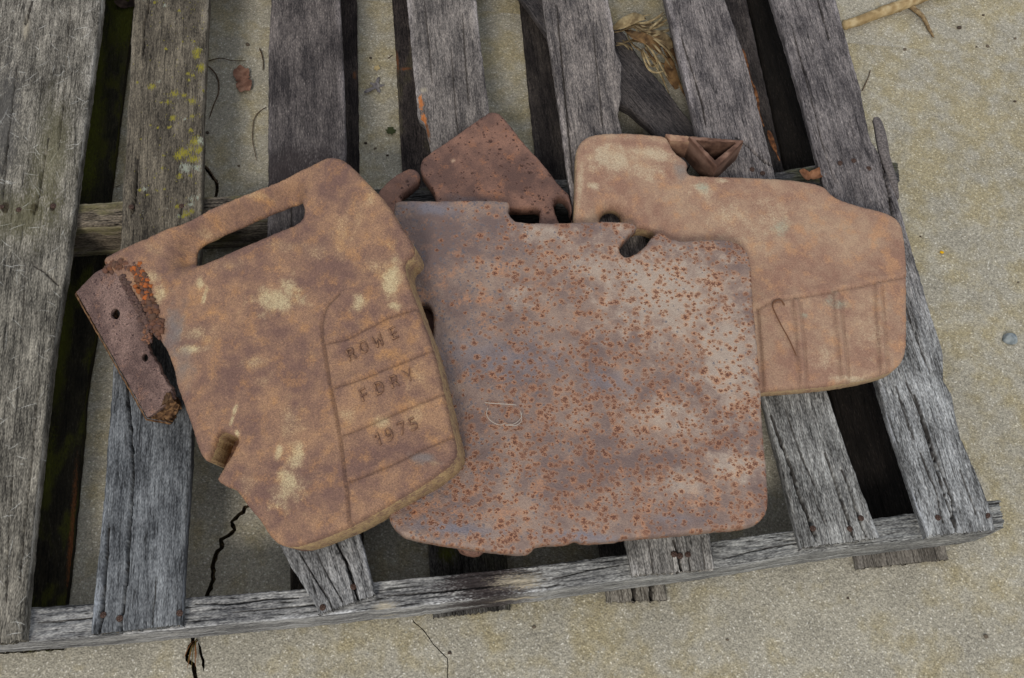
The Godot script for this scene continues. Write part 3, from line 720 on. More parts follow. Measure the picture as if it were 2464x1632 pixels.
# =====================================================================  cast plates
# a plate cut along an outline, its edges rounded over, its face carrying relief; a signed distance on a grid, cut by marching squares
class Plate:
	var x0: float
	var z0: float
	var cell: float
	var nx: int
	var nz: int
	var d: PackedFloat32Array
	var rel: PackedFloat32Array
	var groove_shade: PackedFloat32Array  # shade of the grooves, with their dark rust, painted into the texture
	var boxes := []      # the holes
	var under := 0.0     # how far a hole widens towards the underside
	func setup(out: PackedVector2Array, holes: Array, c: float, band: float):
		cell = c
		var lo := out[0]
		var hi := out[0]
		for p in out:
			lo = lo.min(p)
			hi = hi.max(p)
		x0 = lo.x - 2.37 * c
		z0 = lo.y - 2.41 * c
		nx = int((hi.x - x0) / c) + 4
		nz = int((hi.y - z0) / c) + 4
		d.resize(nx * nz)
		d.fill(band)
		rel.resize(nx * nz)
		rel.fill(0.0)
		groove_shade.resize(nx * nz)
		groove_shade.fill(0.0)
		var polys := [out]
		polys.append_array(holes)
		for hp in holes:
			boxes.append(hp)
		for poly in polys:
			for i in poly.size():
				near(poly[i], poly[(i + 1) % poly.size()], band, d, true)
		# inside or outside by scanline parity
		for j in nz:
			var z := z0 + j * c
			var cuts := []
			for poly in polys:
				for i in poly.size():
					var a: Vector2 = poly[i]
					var b: Vector2 = poly[(i + 1) % poly.size()]
					if (a.y <= z) != (b.y <= z):
						cuts.append(a.x + (z - a.y) / (b.y - a.y) * (b.x - a.x))
			cuts.sort()
			var ci := 0
			for i in nx:
				var x := x0 + i * c
				while ci < cuts.size() and cuts[ci] < x:
					ci += 1
				if ci % 2 == 0:
					d[j * nx + i] = -d[j * nx + i]
	func near(a: Vector2, b: Vector2, band: float, arr: PackedFloat32Array, into: bool) -> PackedInt32Array:
		var got := PackedInt32Array()
		var i0 := maxi(0, int((minf(a.x, b.x) - band - x0) / cell))
		var i1 := mini(nx - 1, int((maxf(a.x, b.x) + band - x0) / cell) + 1)
		var j0 := maxi(0, int((minf(a.y, b.y) - band - z0) / cell))
		var j1 := mini(nz - 1, int((maxf(a.y, b.y) + band - z0) / cell) + 1)
		var ab := b - a
		var l2 := maxf(ab.length_squared(), 1e-12)
		for j in range(j0, j1 + 1):
			for i in range(i0, i1 + 1):
				var p := Vector2(x0 + i * cell, z0 + j * cell)
				var t := clampf((p - a).dot(ab) / l2, 0.0, 1.0)
				var q := p.distance_to(a + ab * t)
				if q < arr[j * nx + i]:
					d[j * nx + i] = q
		return got
	# groove (amp < 0) or rib (amp > 0) along a polyline; side != 0 keeps only one side of it, fading away
	func line(pts: PackedVector2Array, width: float, amp: float, side := 0.0, shade_amt := 0.0):
		var best := PackedFloat32Array()
		best.resize(nx * nz)
		best.fill(1e3)
		var sg := PackedFloat32Array()
		sg.resize(nx * nz)
		var reach := width * 2.6
		for k in pts.size() - 1:
			var a := pts[k]
			var b := pts[k + 1]
			var ab := b - a
			var l2 := maxf(ab.length_squared(), 1e-12)
			for j in range(maxi(0, int((minf(a.y, b.y) - reach - z0) / cell)), mini(nz - 1, int((maxf(a.y, b.y) + reach - z0) / cell) + 1) + 1):
				for i in range(maxi(0, int((minf(a.x, b.x) - reach - x0) / cell)), mini(nx - 1, int((maxf(a.x, b.x) + reach - x0) / cell) + 1) + 1):
					var p := Vector2(x0 + i * cell, z0 + j * cell)
					var t := clampf((p - a).dot(ab) / l2, 0.0, 1.0)
					var q := p.distance_to(a + ab * t)
					if q < best[j * nx + i]:
						best[j * nx + i] = q
						sg[j * nx + i] = signf(ab.cross(p - a))
		for i in nx * nz:
			if best[i] < reach:
				if side == 0.0 or sg[i] == side:
					rel[i] += amp * exp(-pow(best[i] / width, 2) * 1.4)
					if shade_amt > 0.0:  # strength of the painted groove shade, fading off the line
						groove_shade[i] = maxf(groove_shade[i], shade_amt * exp(-pow(best[i] / (width * 0.9), 2) * 1.4))
	func hollow(pts: PackedVector2Array, amp: float):
		for j in nz:
			for i in nx:
				if Geometry2D.is_point_in_polygon(Vector2(x0 + i * cell, z0 + j * cell), pts):
					rel[j * nx + i] += amp
	func rel_at(x: float, z: float) -> float:
		return rel[clampi(int((z - z0) / cell), 0, nz - 1) * nx + clampi(int((x - x0) / cell), 0, nx - 1)]
	func rough_up(sd: int, freq: float, amp: float):
		var n := FastNoiseLite.new()
		n.seed = sd
		n.frequency = freq
		n.fractal_octaves = 3
		for j in nz:
			for i in nx:
				rel[j * nx + i] += amp * n.get_noise_2d((x0 + i * cell), (z0 + j * cell))
	func mesh(th: float, rt: float, rb: float, sharp := false) -> ArrayMesh:
		var n := FastNoiseLite.new()
		n.seed = 12
		n.frequency = 1.0
		n.fractal_octaves = 3
		for j in nz:
			for i in nx:
				var q := j * nx + i
				if absf(d[q]) < 0.012:
					d[q] += n.get_noise_2d((x0 + i * cell) * 95.0, (z0 + j * cell) * 95.0) * 0.0006
		var st := SurfaceTool.new()
		st.begin(Mesh.PRIMITIVE_TRIANGLES)
		var size := Vector2(nx * cell, nz * cell)
		var idx := PackedInt32Array()
		idx.resize(nx * nz)
		idx.fill(-1)
		var cnt := 0
		for j in nz:
			for i in nx:
				var k := j * nx + i
				if d[k] > 0.0:
					var y := th + rel[k]
					if d[k] < rt:
						var q := 1.0 - d[k] / rt
						y -= rt * (1.0 - sqrt(maxf(0.0, 1.0 - q * q)))
					st.set_uv(Vector2(i, j) * cell / size)
					st.add_vertex(Vector3(x0 + i * cell, y, z0 + j * cell))
					idx[k] = cnt
					cnt += 1
		var cross := {}
		var walls := []
		var tri := PackedInt32Array()
		for j in nz - 1:
			for i in nx - 1:
				var k := j * nx + i
				var ks := [k, k + 1, k + nx + 1, k + nx]
				var inside := 0
				for q in ks:
					if d[q] > 0.0:
						inside += 1
				if inside == 0:
					continue
				var poly := []
				var cr := []
				for e in 4:
					var a: int = ks[e]
					var b: int = ks[(e + 1) % 4]
					if d[a] > 0.0:
						poly.append(idx[a])
					if (d[a] > 0.0) != (d[b] > 0.0):
						var key := mini(a, b) * 2 + (1 if absi(a - b) == nx else 0)
						if not cross.has(key):
							var t := d[a] / (d[a] - d[b])
							var pa := Vector2(a % nx, a / nx)
							var pb := Vector2(b % nx, b / nx)
							var pp := pa.lerp(pb, t) * cell
							st.set_uv(pp / size)
							var re := lerpf(rel[a], rel[b], t)
							st.add_vertex(Vector3(x0 + pp.x, maxf(th - rt + re, 0.006), z0 + pp.y))
							cross[key] = [cnt, pp]
							cnt += 1
						poly.append(cross[key][0])
						cr.append([cross[key], d[a] > 0.0])
				for q in range(1, poly.size() - 1):
					tri.append_array([poly[0], poly[q], poly[q + 1]])
				if cr.size() == 2:
					walls.append(cr)
		for q in tri:
			st.add_index(q)
		var low := {}
		for w in walls:
			for c in w:
				var id: int = c[0][0]
				if not low.has(id):
					var pp: Vector2 = c[0][1]
					var g := grad(pp)
					var un := 0.0
					if under > 0.0:
						for bx in boxes:
							for e in bx.size():
								var at := Vector2(x0, z0) + pp
								if at.distance_to(Geometry2D.get_closest_point_to_segment(at, bx[e], bx[(e + 1) % bx.size()])) < 0.003:
									un = under
					st.set_uv((pp - g * th * 0.5) / size)
					st.add_vertex(Vector3(x0 + pp.x + g.x * un, rb, z0 + pp.y + g.y * un))
					st.set_uv((pp - g * th) / size)
					st.add_vertex(Vector3(x0 + pp.x + g.x * (rb + un), 0.0, z0 + pp.y + g.y * (rb + un)))
					low[id] = cnt
					cnt += 2
					if sharp:
						st.set_uv((pp - g * 0.001) / size)
						st.add_vertex(Vector3(x0 + pp.x, maxf(th - rt + rel[int(pp.y / cell) * nx + int(pp.x / cell)], 0.002), z0 + pp.y))
						cnt += 1
			var a: int = w[0][0][0]
			var b: int = w[1][0][0]
			if not w[0][1]:
				var sw := a
				a = b
				b = sw
			# a leaves the inside, b enters it: the wall hangs from a to b
			for s in 2:
				var a0: int = (low[a] + 2 if sharp else a) if s == 0 else low[a]
				var b0: int = (low[b] + 2 if sharp else b) if s == 0 else low[b]
				var a1: int = low[a] + s
				var b1: int = low[b] + s
				for q in [b0, a0, b1, a0, a1, b1]:
					st.add_index(q)
		st.generate_normals()
		st.generate_tangents()
		return st.commit()
	func grad(pp: Vector2) -> Vector2:
		var i := clampi(int(pp.x / cell), 1, nx - 2)
		var j := clampi(int(pp.y / cell), 1, nz - 2)
		var k := j * nx + i
		return Vector2(d[k + 1] - d[k - 1] + d[k + nx + 1] - d[k + nx - 1], d[k + nx] - d[k - nx] + d[k + nx + 1] - d[k - nx + 1]).normalized()

# patches: x, z, rx, rz (mm), strength, kind -> one soft mask per kind at full size
func masks(pl: Plate, w: int, h: int, pat: Array, kinds: int) -> Array:
	var lw := w / 4
	var lh := h / 4
	var size := Vector2(pl.nx * pl.cell, pl.nz * pl.cell)
	var res := []
	var n := FastNoiseLite.new()
	n.seed = 77
	n.frequency = 38.0
	n.fractal_octaves = 4
	for kd in kinds:
		var f := PackedByteArray()
		f.resize(lw * lh)
		for q in range(0, pat.size() - 5, 6):
			if int(pat[q + 5]) != kd:
				continue
			var cx: float = (pat[q] * 0.001 - pl.x0) / size.x * lw
			var cy: float = (pat[q + 1] * 0.001 - pl.z0) / size.y * lh
			var rx: float = maxf(1.2, pat[q + 2] * 0.001 / size.x * lw)
			var ry: float = maxf(1.2, pat[q + 3] * 0.001 / size.y * lh)
			for y in range(maxi(0, int(cy - ry * 2)), mini(lh, int(cy + ry * 2) + 1)):
				for x in range(maxi(0, int(cx - rx * 2)), mini(lw, int(cx + rx * 2) + 1)):
					var wob := n.get_noise_2d(x * size.x / lw, y * size.y / lh) * 0.7
					var e := sqrt(pow((x - cx) / rx, 2) + pow((y - cy) / ry, 2)) * (1.0 + wob)
					var v: float = pat[q + 4] * (1.0 - sstep(0.15, 1.5, e)) * 255.0
					if v > f[y * lw + x]:
						f[y * lw + x] = int(v)
		var im := Image.create_from_data(lw, lh, false, Image.FORMAT_L8, f)
		im.resize(w, h, Image.INTERPOLATE_CUBIC)
		res.append(im.get_data())
	return res

# rust: c = [dark, base, orange, pale, blue-grey]
func rust_mat(pl: Plate, w: int, sd: int, c: Array, pat: Array, opt := {}) -> StandardMaterial3D:
	var h: int = int(w * float(pl.nz) / pl.nx) / 4 * 4
	var mmpp := pl.nx * pl.cell * 1000.0 / w      # mm per pixel
	var ms := masks(pl, w, h, pat, 5)
	var mp: PackedByteArray = ms[0]
	var md: PackedByteArray = ms[1]
	var mo: PackedByteArray = ms[2]
	var mb: PackedByteArray = ms[3]
	var mg: PackedByteArray = ms[4]
	var n1 := fld(w, h, mmpp * 0.010, sd, 3)
	var n2 := fld(w, h, mmpp * 0.045, sd + 1, 3)
	var n3 := fld(w, h, mmpp * 0.20, sd + 2, 2)
	var n4 := fld(w, h, mmpp * 0.42, sd + 3, 1)
	var n5 := fld(w, h, mmpp * 0.03, sd + 4, 4)
	var wn := grain_of(w, h, sd + 8, 1)
	var spot := PackedByteArray()
	var halo := PackedByteArray()
	spot.resize(w * h)
	halo.resize(w * h)
	var R := RandomNumberGenerator.new()
	R.seed = sd * 3 + 5
	var sx := pl.nx * pl.cell
	var sz := pl.nz * pl.cell
	for q in int(opt.get("spots", 0)):
		var u := R.randf()
		var v := R.randf()
		var i := mini(h - 1, int(v * h)) * w + mini(w - 1, int(u * w))
		var dens: float = (opt.dens as Callable).call(u, v) * (0.25 + 1.3 * n5[i] * 0.0039 * n2[i] * 0.0079)
		if R.randf() > dens:
			continue
		var cls := R.randf()
		var rr: float = (R.randf_range(0.35, 0.7) if cls < 0.5 else (R.randf_range(0.7, 1.05) if cls < 0.9 else R.randf_range(1.05, 1.6))) * opt.get("spot_r", 2.0) / mmpp
		var ha: float = rr * opt.get("halo_r", 2.3) * R.randf_range(0.8, 1.15)
		var strong: float = R.randf_range(0.45, 1.0)
		var asp := R.randf_range(0.85, 1.3)
		var cx := u * w
		var cy := v * h
		for y in range(maxi(0, int(cy - ha)), mini(h, int(cy + ha) + 1)):
			for x in range(maxi(0, int(cx - ha * asp)), mini(w, int(cx + ha * asp) + 1)):
				var k := y * w + x
				var e := sqrt(pow((x - cx) / asp, 2) + pow(y - cy, 2)) + (n4[k] * 0.0039 - 0.5) * rr * 1.1
				if e < rr * 1.15:
					spot[k] = maxi(spot[k], int(strong * 255.0 * (1.0 - sstep(rr * 0.35, rr * 1.15, e))))
				if e < ha:
					halo[k] = maxi(halo[k], int(strong * 225.0 * (1.0 - sstep(rr * 0.6, ha, e))))
	var speck := PackedByteArray()
	speck.resize(w * h)
	for q in int(opt.get("specks", 0)):
		var u := R.randf()
		var v := R.randf()
		var i := mini(h - 1, int(v * h)) * w + mini(w - 1, int(u * w))
		if R.randf() > (opt.dens2 as Callable).call(u, v) * clampf(n2[i] * 0.0117 - 0.8, 0.05, 1.0):
			continue
		var rr: float = R.randf_range(0.6, 1.9) / mmpp
		for y in range(maxi(0, int(v * h - rr)), mini(h, int(v * h + rr) + 1)):
			for x in range(maxi(0, int(u * w - rr)), mini(w, int(u * w + rr) + 1)):
				var k := y * w + x
				if Vector2(x - u * w, y - v * h).length() + (n4[k] * 0.0039 - 0.5) * rr < rr:
					speck[k] = maxi(speck[k], R.randi_range(110, 210))
	var dk := (c[0] as Color) * 255.0
	var ba := (c[1] as Color) * 255.0
	var og := (c[2] as Color) * 255.0
	var pa := (c[3] as Color) * 255.0
	var bl := (c[4] as Color) * 255.0
	var sp := ((opt.get("spot_col", Color8(84, 44, 28))) as Color) * 255.0
	var ho := ((opt.get("halo_col", Color8(168, 98, 54))) as Color) * 255.0
	var gr := Color8(146, 150, 134) * 255.0
	var d := PackedByteArray()
	d.resize(w * h * 3)
	var bm := PackedByteArray()
	bm.resize(w * h)
	var contrast: float = opt.get("contrast", 1.3)
	var og_at: float = opt.get("orange_at", 0.56)
	var og_k: float = opt.get("orange_k", 3.0)
	var pa_at: float = opt.get("pale_at", 0.60)
	var sharp: float = opt.get("sharp", 0.8)
	var grit: float = opt.get("grit", 0.30)
	var opt_glow: float = opt.get("glow", 0.6)
	var side_on: bool = opt.has("side")
	var side: Color = (opt.get("side", Color.BLACK) as Color) * 255.0
	var k := 0
	for i in w * h:
		var a: float = n1[i] * 0.0039
		var b: float = n2[i] * 0.0039
		var f: float = n3[i] * 0.0039
		var g: float = n4[i] * 0.0039
		var e: float = n5[i] * 0.0039
		var t := clampf(0.5 + ((a - 0.5) * 1.15 + (b - 0.5) * 0.65 + (f - 0.5) * 0.22 + (wn[i] * 0.0039 - 0.5) * 0.22) * contrast - md[i] * 0.0026, 0.0, 1.0)
		var col := dk.lerp(ba, t)
		var o := clampf((e * 0.95 + f * 0.22 + wn[i] * 0.0006 + mo[i] * 0.0012 - og_at) * og_k, 0.0, 1.0)
		col = col.lerp(og, o * 0.75)
		var p := clampf((mp[i] * 0.0039 * 0.85 + (f - 0.5) * sharp * 0.6 + (b - 0.5) * 0.4 + (wn[i] * 0.0039 - 0.5) * sharp * 0.9 - pa_at + 0.22) * 1.9, 0.0, 1.0)
		if mp[i] > 6:
			col = col.lerp(og.lerp(pa, 0.45), mp[i] * 0.0039 * opt_glow)
			col = col.lerp(pa, p * 0.6)
		var q := mb[i] * 0.0039 * (0.5 + 0.8 * b)
		col = col.lerp(bl, clampf(q, 0.0, 0.85))
		if mg[i] > 8:
			col = col.lerp(gr, clampf(mg[i] * 0.0039 * (0.3 + f), 0.0, 0.8))
		if speck[i] > 0:
			col = col.lerp(bl * 0.82, speck[i] * 0.0039)
		var hl := halo[i] * 0.0039
		if hl > 0.0:
			col = col.lerp(ho, hl * 0.75)
			col = col.lerp(sp, spot[i] * 0.0035)
		var gi := mini(pl.nz - 1, int(float(i / w) / h * pl.nz)) * pl.nx + mini(pl.nx - 1, int(float(i % w) / w * pl.nx))
		if pl.groove_shade[gi] > 0.02:  # darken the colour for groove shade and the rust gathered there
			col = col.lerp(dk * 0.62, pl.groove_shade[gi])
		if side_on:
			var dd: float = pl.d[gi]
			if dd < -0.001:
				col = col.lerp(side, clampf(0.25 + 0.75 * b + (f - 0.5) * 0.8, 0.0, 0.8))
		var v := 1.0 + (wn[i] * 0.0039 - 0.5) * grit * 0.75 + (g - 0.5) * grit * 0.55 + (f - 0.5) * grit * 0.25
		d[k] = int(clampf(col.r * v, 0, 255))
		d[k + 1] = int(clampf(col.g * v, 0, 255))
		d[k + 2] = int(clampf(col.b * v, 0, 255))
		k += 3
		bm[i] = int(clampf(130.0 + (f - 0.5) * 70.0 + (g - 0.5) * 70.0 - spot[i] * 0.35, 0, 255))
	return mat(tex(d, w, h), ntex(bm, w, h, opt.get("bump", 2.0)), opt.get("gloss", 0.82), 1.0, opt.get("spec", 0.35))

func flat_prism(poly: PackedVector2Array, y0: float, y1: float, hole := PackedVector2Array()) -> Mesh:
	var pl := Plate.new()
	pl.setup(poly, [hole] if hole.size() > 2 else [], 0.0018, 0.008)
	pl.rough_up(4, 160.0, 0.0012)
	return pl.mesh(y1 - y0, 0.0012, 0.0005, true)

func build_weights():
	var rust_dark := Color8(112, 82, 70)
	var group := "rusty tractor weights on the pallet"
	# ---------------- left weight with cast lettering
	var w1 := thing("tractor_weight", "thick rusty weight with a slotted handle and cast lettering ROWE FDRY 1975, leaning at left", "tractor weight", Vector3.ZERO, group)
	w1.transform = Transform3D(Vector3(0.98459,0.17341,0.02245),Vector3(-0.17486,0.97645,0.12639),Vector3(0.00000,-0.12836,0.99173),Vector3(-0.2963,0.1608,-0.5104))
	var pl := Plate.new()
	pl.setup(P([-255.7,-121.9,-245.6,-127.4,-234.4,-132.9,-222.2,-138.4,-214.7,-141.8,-211.8,-143.1,-205,-147,-194.2,-153.4,-181.1,-160.1,-165.8,-166.9,-148.3,-176.4,-128.7,-188.7,-111.3,-198.3,-96,-205.5,-75.7,-214.8,-50.2,-226.5,-23.5,-239.2,4.6,-253.1,22.1,-261.6,29.2,-264.8,34.8,-266.8,38.9,-267.4,44.1,-267.3,50.6,-266.4,57.4,-263.4,64.7,-258.3,73.1,-251.2,82.6,-242.2,93.3,-232.1,105.4,-221,115.9,-210.7,124.9,-201.3,134.3,-189.4,144.2,-175,152.9,-163,160.6,-153.6,166.4,-145.2,170.4,-137.9,171.7,-132.1,170.5,-128,167.9,-124.2,163.8,-120.9,161.5,-116.2,161.1,-110,163.8,-100.7,169.4,-88.4,175.1,-76.1,180.7,-64,186.2,-52,191.7,-40.3,197.4,-28.6,203.4,-16.7,209.2,-4,214.7,9.5,220.5,25,226.4,42.4,231.6,57.1,236,69.2,240.4,82.2,244.8,96.2,248.6,107.8,252,117,254.2,124.7,255.4,131.1,254.7,137.3,252.2,143.4,248.4,148.9,243.2,154.1,235.5,160.8,225.3,169,212.7,178.2,197.7,188.5,181,200,162.5,212.7,147.9,222.3,137.2,228.7,126.2,234.6,114.8,239.8,102.9,245.4,90.5,251.2,79.3,255.7,69.2,258.9,60.3,260.2,52.8,259.7,45.6,257.6,38.8,253.8,30.6,246.6,21,235.9,11.5,226.4,2.2,218.3,-6.2,210.3,-13.7,202.2,-19.1,197.1,-22.6,194.9,-26.2,193.7,-30.2,193.5,-36.1,191.3,-44.1,187.4,-47.7,184.3,-47,182.1,-43.9,174.7,-38.4,162,-33.1,149.3,-28,136.8,-29.4,129.2,-37.1,126.6,-44.5,124.2,-51.4,121.8,-56.1,125.7,-58.5,135.8,-60.7,146.6,-62.9,157.9,-65.8,162.3,-69.7,159.9,-74.4,154.7,-79.9,146.7,-85.8,136.6,-92.1,124.5,-99,111.7,-106.5,98.3,-112.7,87.7,-117.4,79.9,-121.7,73.1,-125.4,67.4,-129.3,59.1,-133.2,48.2,-139.2,35.8,-147.4,21.8,-153.3,13.4,-156.8,10.7,-160.8,5.6,-165.3,-1.8,-174.8,-14,-189.2,-31.2,-204.2,-47.1,-219.5,-61.7,-234.8,-75.2,-249.9,-87.6,-260.3,-96.3,-265.8,-101.1,-268.9,-105.2,-269.6,-108.5,-267.7,-112.5,-263,-116.9]), [P([-146.5,-121.2,-148.5,-126.7,-148.9,-132.3,-147.9,-137.8,-145,-142.8,-140.4,-147.2,-125.6,-155.9,-100.9,-168.7,-75.9,-181.4,-50.8,-193.9,-33.9,-202.1,-25.2,-205.9,-17.6,-208.1,-11,-208.4,-4.8,-207.1,1.1,-204,6,-199.4,9.9,-193.3,12,-187.4,12.2,-181.9,10.7,-176.6,7.3,-171.6,0.5,-166.6,-9.7,-161.5,-29.7,-151.7,-59.5,-137.1,-84.1,-124.5,-103.6,-114.1,-116.4,-107.7,-122.6,-105.5,-128.6,-105.2,-134.4,-106.9,-139.4,-110.4,-143.4,-115.8])], 0.0019, 0.02)
	pl.under = 0.03
	pl.line(P([-153,-119.6,-153,-138,-145.1,-148.1,-88.7,-176.4,-38.5,-201.4,-16.7,-212.3]), 0.022, -0.028)
	pl.line(P([35.7,-262.6,25.8,-227.8,12.7,-196.4]), 0.016, 0.0035)
	pl.line(P([-212,-142.5,-192.8,-124.9,-175.6,-116]), 0.004, -0.0014)
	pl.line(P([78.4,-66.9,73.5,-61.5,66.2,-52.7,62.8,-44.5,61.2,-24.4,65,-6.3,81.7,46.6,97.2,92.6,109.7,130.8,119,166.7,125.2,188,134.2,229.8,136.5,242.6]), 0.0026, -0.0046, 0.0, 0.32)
	pl.line(P([78.4,-66.9,73.5,-61.5,66.2,-52.7,62.8,-44.5,61.2,-24.4,65,-6.3,81.7,46.6,97.2,92.6,109.7,130.8,119,166.7,125.2,188,134.2,229.8,136.5,242.6]), 0.013, 0.0020, -1.0)
	for g in [[70.6,0.8,95.4,-6.3,149.8,-38.1,190.6,-53], [89.7,59.4,117.4,48.3,214.4,2.7], [109.7,119.7,168,90.8,234.4,58.8], [126.3,176.6,179.3,151.4,218.8,128.6,249.7,114]]:
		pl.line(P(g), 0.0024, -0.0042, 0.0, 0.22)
		pl.line(P(g), 0.013, 0.0022, -1.0)
	pl.rough_up(9, 14.0, 0.0022)
	pl.rough_up(10, 130.0, 0.0006)
	var th := 0.070
	var m1 := rust_mat(pl, 1024, 300, [Color8(112, 86, 77), Color8(150, 117, 92), Color8(172, 127, 84), Color8(188, 180, 146), Color8(114, 106, 104)], [-6.5,-57.5,30,19.7,1,0,6.1,-69.5,11.6,23.2,0.8,0,-115.2,-5.6,29.3,12.6,0.5,0,-113.1,14.5,16.3,8,0.9,0,-120.1,-77.9,5.4,10.7,1,0,-110,-59.1,3,10.6,0.9,0,145.9,-92,13.4,29.9,1,0,132.5,-108,28.2,14,0.4,0,106.1,-55.6,7.9,17.1,0.8,0,153.4,-53.6,11.1,6.8,0.8,0,48.3,184.9,18.3,26.5,0.9,0,52.8,150.7,13,20.7,0.8,0,-7.6,188.2,10.9,15.4,0.3,0,-195.8,-85.6,15.8,10.8,0.8,0,-174,-60.3,10.9,14.2,0.8,0,-25.3,30.4,17.1,10,0.4,0,-8.5,55.4,9,7.7,0.3,0,37.7,107.9,16.5,23.3,0.4,0,-39.3,93.8,2.8,8.7,1,0,-40.3,107.4,2.2,7.5,1,0,-31.3,123.2,3.3,5.3,1,0,-67.2,-213.7,24.3,5,0.4,0,37.5,-129.7,23.2,11.9,0.3,0,-4.4,-134.8,35.2,8.4,0.3,0,-82.2,-102.9,23.8,12,0.2,0,102.1,-209.8,8.2,18.4,0.4,0,114.9,94.4,7.6,10.6,0.4,0,200,85,10.6,15.8,0.4,0,194.4,36.9,14,16.2,0.3,0,156.3,100.4,13.9,8.4,0.8,0,109.5,94.7,10.8,7.4,0.4,0,68.9,-154.4,15.1,35.9,0.3,0,88.8,-179,8.1,24.2,0.3,0,228.1,146.1,7.3,5.1,0.4,0,-195.9,-124.8,12.3,9.8,0.3,0,-141.3,-160,18.3,6.2,0.4,0,28.1,144.1,4.4,11.5,0.9,0,50.7,15,14.6,8.9,0.2,0,49,-240.5,13.1,37.4,1,1,21.8,-6.5,39.6,22.5,0.6,1,83.2,246.2,26.2,11.8,0.9,1,-26.9,-92.3,35,14.2,0.5,1,-144.4,-6.3,13,34.4,0.9,3,-120.7,38.8,14,28,0.6,3,92.6,13.4,11.1,22.1,0.6,1,128.2,151.7,15.9,20.5,0.5,1,217.1,141.6,15.6,6.1,1,3,-28.2,165.8,22,20.8,0.3,1,152.8,176.1,31.4,10.1,0.5,1,-72.3,48.1,34.3,33.2,0.5,1,-145.6,-150.6,30.5,7.4,0.7,2,-46.2,-208.2,24.1,10,0.8,2,131.7,-27.3,38.7,22.4,0.5,2,170.2,15.9,32.5,27.2,0.6,2,106,-137,28.5,23.7,0.4,2,166.1,70.5,32.1,31.8,0.4,2,-84.9,-151.6,36,8.6,0.6,2,-96.6,-19.6,29.2,28.7,0.4,2], {"contrast": 1.1, "orange_at": 0.72, "orange_k": 2.0, "pale_at": 0.54, "grit": 0.32, "sharp": 0.6, "bump": 2.0, "side": Color8(180, 156, 114)})
	part("body", pl.mesh(th, 0.0075, 0.008), m1, w1)
	part("recess_floor", flat_prism(P([-57.1,118.1,-22.1,130.3,-43.4,183.5,-52.1,181.9,-66.1,166.9,-66.4,159.4]), 0.0, 0.016), speckle_mat("recess", [Color8(74, 52, 42), Color8(98, 70, 54), Color8(120, 88, 66)], 0.02, 0.85, 10.0), w1)
	var letter_mat := speckle_mat("letter", [Color8(98, 73, 62), Color8(124, 94, 75), Color8(142, 108, 84)], 0.03, 0.85, 24.0)
	var font := SystemFont.new()
	font.font_names = PackedStringArray(["Droid Sans Mono"])
	for q in [["R",106.5,15.4],["O",122.6,5.0],["W",140.3,-3.5],["E",159.8,-15.1],["F",130.4,67.9],["D",149.9,58.3],["R",167.7,48.9],["Y",185.5,39.4],["1",157.2,123.5],["9",170.2,116.6],["7",185.2,108.4],["5",198.9,102.5]]:
		var tm := TextMesh.new()
		tm.text = q[0]
		tm.font = font
		tm.font_size = 32
		tm.pixel_size = 0.00068
		tm.depth = 0.004
		tm.curve_step = 1.0
		var lt := part("letter", tm, letter_mat, w1, Vector3(q[1] * 0.001, th + pl.rel_at(q[1] * 0.001, q[2] * 0.001) + 0.0004, q[2] * 0.001))
		lt.rotation = Vector3(-PI / 2, 0.4912 + rng.randf_range(-0.07, 0.07), 0)
		lt.rotation_order = EULER_ORDER_YXZ
	# angle iron welded along its left edge: upper leg with two holes, lower leg, rust packed between, weld bead
	var ai := Plate.new()
	ai.setup(P([-101.5,-68.5,-89,-80.1,-70.4,-97,-57.9,-102.1,-44,-102.4,-28.1,-98.3,-16.8,-92.8,-15,-89.6,-14.3,-86.8,-16.7,-84.9,-11.5,-81.8,-7.7,-79.1,-5.5,-74.9,-0.9,-70.3,0.7,-67.2,7.3,-59.9,14.3,-55.9,19.5,-50.2,23.8,-44.5,24.6,-38.2,28.5,-35.2,35.3,-29.4,35.5,-24.6,36.7,-20.5,35.4,-15.1,37.7,-10.4,38.5,-7.2,38.7,-3.6,40.3,0,43.7,4.9,44.9,8.9,48.7,11.1,53.3,14.4,53.5,17.6,57.5,19.6,62.9,23.7,66.4,29.9,67.4,34.2,73,37.9,74.9,40.2,79.4,45.5,82.9,48.3,89.5,51.8,88.7,54,91.5,58.2,91.6,61.5,94.4,64.7,53.5,94.6]), [P([-15.5,-41.3,-15.9,-38.1,-17.9,-35.4,-21.2,-33.8,-25,-33.6,-28.7,-34.9,-31.5,-37.3,-32.9,-40.5,-32.5,-43.8,-30.5,-46.5,-27.2,-48,-23.3,-48.2,-19.6,-46.9,-16.8,-44.5]), P([42.8,14.8,42.4,17.5,40.6,19.6,37.8,20.5,34.8,19.9,32.4,18.1,31.2,15.6,31.6,12.9,33.5,10.8,36.3,9.9,39.3,10.4,41.7,12.2])], 0.0016, 0.008)
	ai.rough_up(21, 160.0, 0.0012)
	var purple := rust_mat(ai, 384, 340, [Color8(88, 70, 66), Color8(128, 105, 97), Color8(138, 102, 82), Color8(150, 120, 105), Color8(110, 112, 118)], [], {"contrast": 1.2, "orange_at": 0.84, "grit": 0.5, "bump": 4.0, "spots": 900, "spot_r": 1.3, "halo_r": 1.2, "spot_col": Color8(62, 46, 46), "halo_col": Color8(92, 72, 68), "dens": func(_u, _v): return 0.8})
	var iron := part("angle_iron", ai.mesh(0.007, 0.0015, 0.0005, true), purple, w1)
	iron.transform = w1.transform.affine_inverse() * Transform3D(Vector3(0.91404,0.37835,0.14620),Vector3(-0.40562,0.85261,0.32945),Vector3(-0.00000,-0.36043,0.93279),Vector3(-0.5200,0.1660,-0.5030))
	iron.set_meta("label", "purplish pitted angle iron with two bolt holes")
	var al := Plate.new()
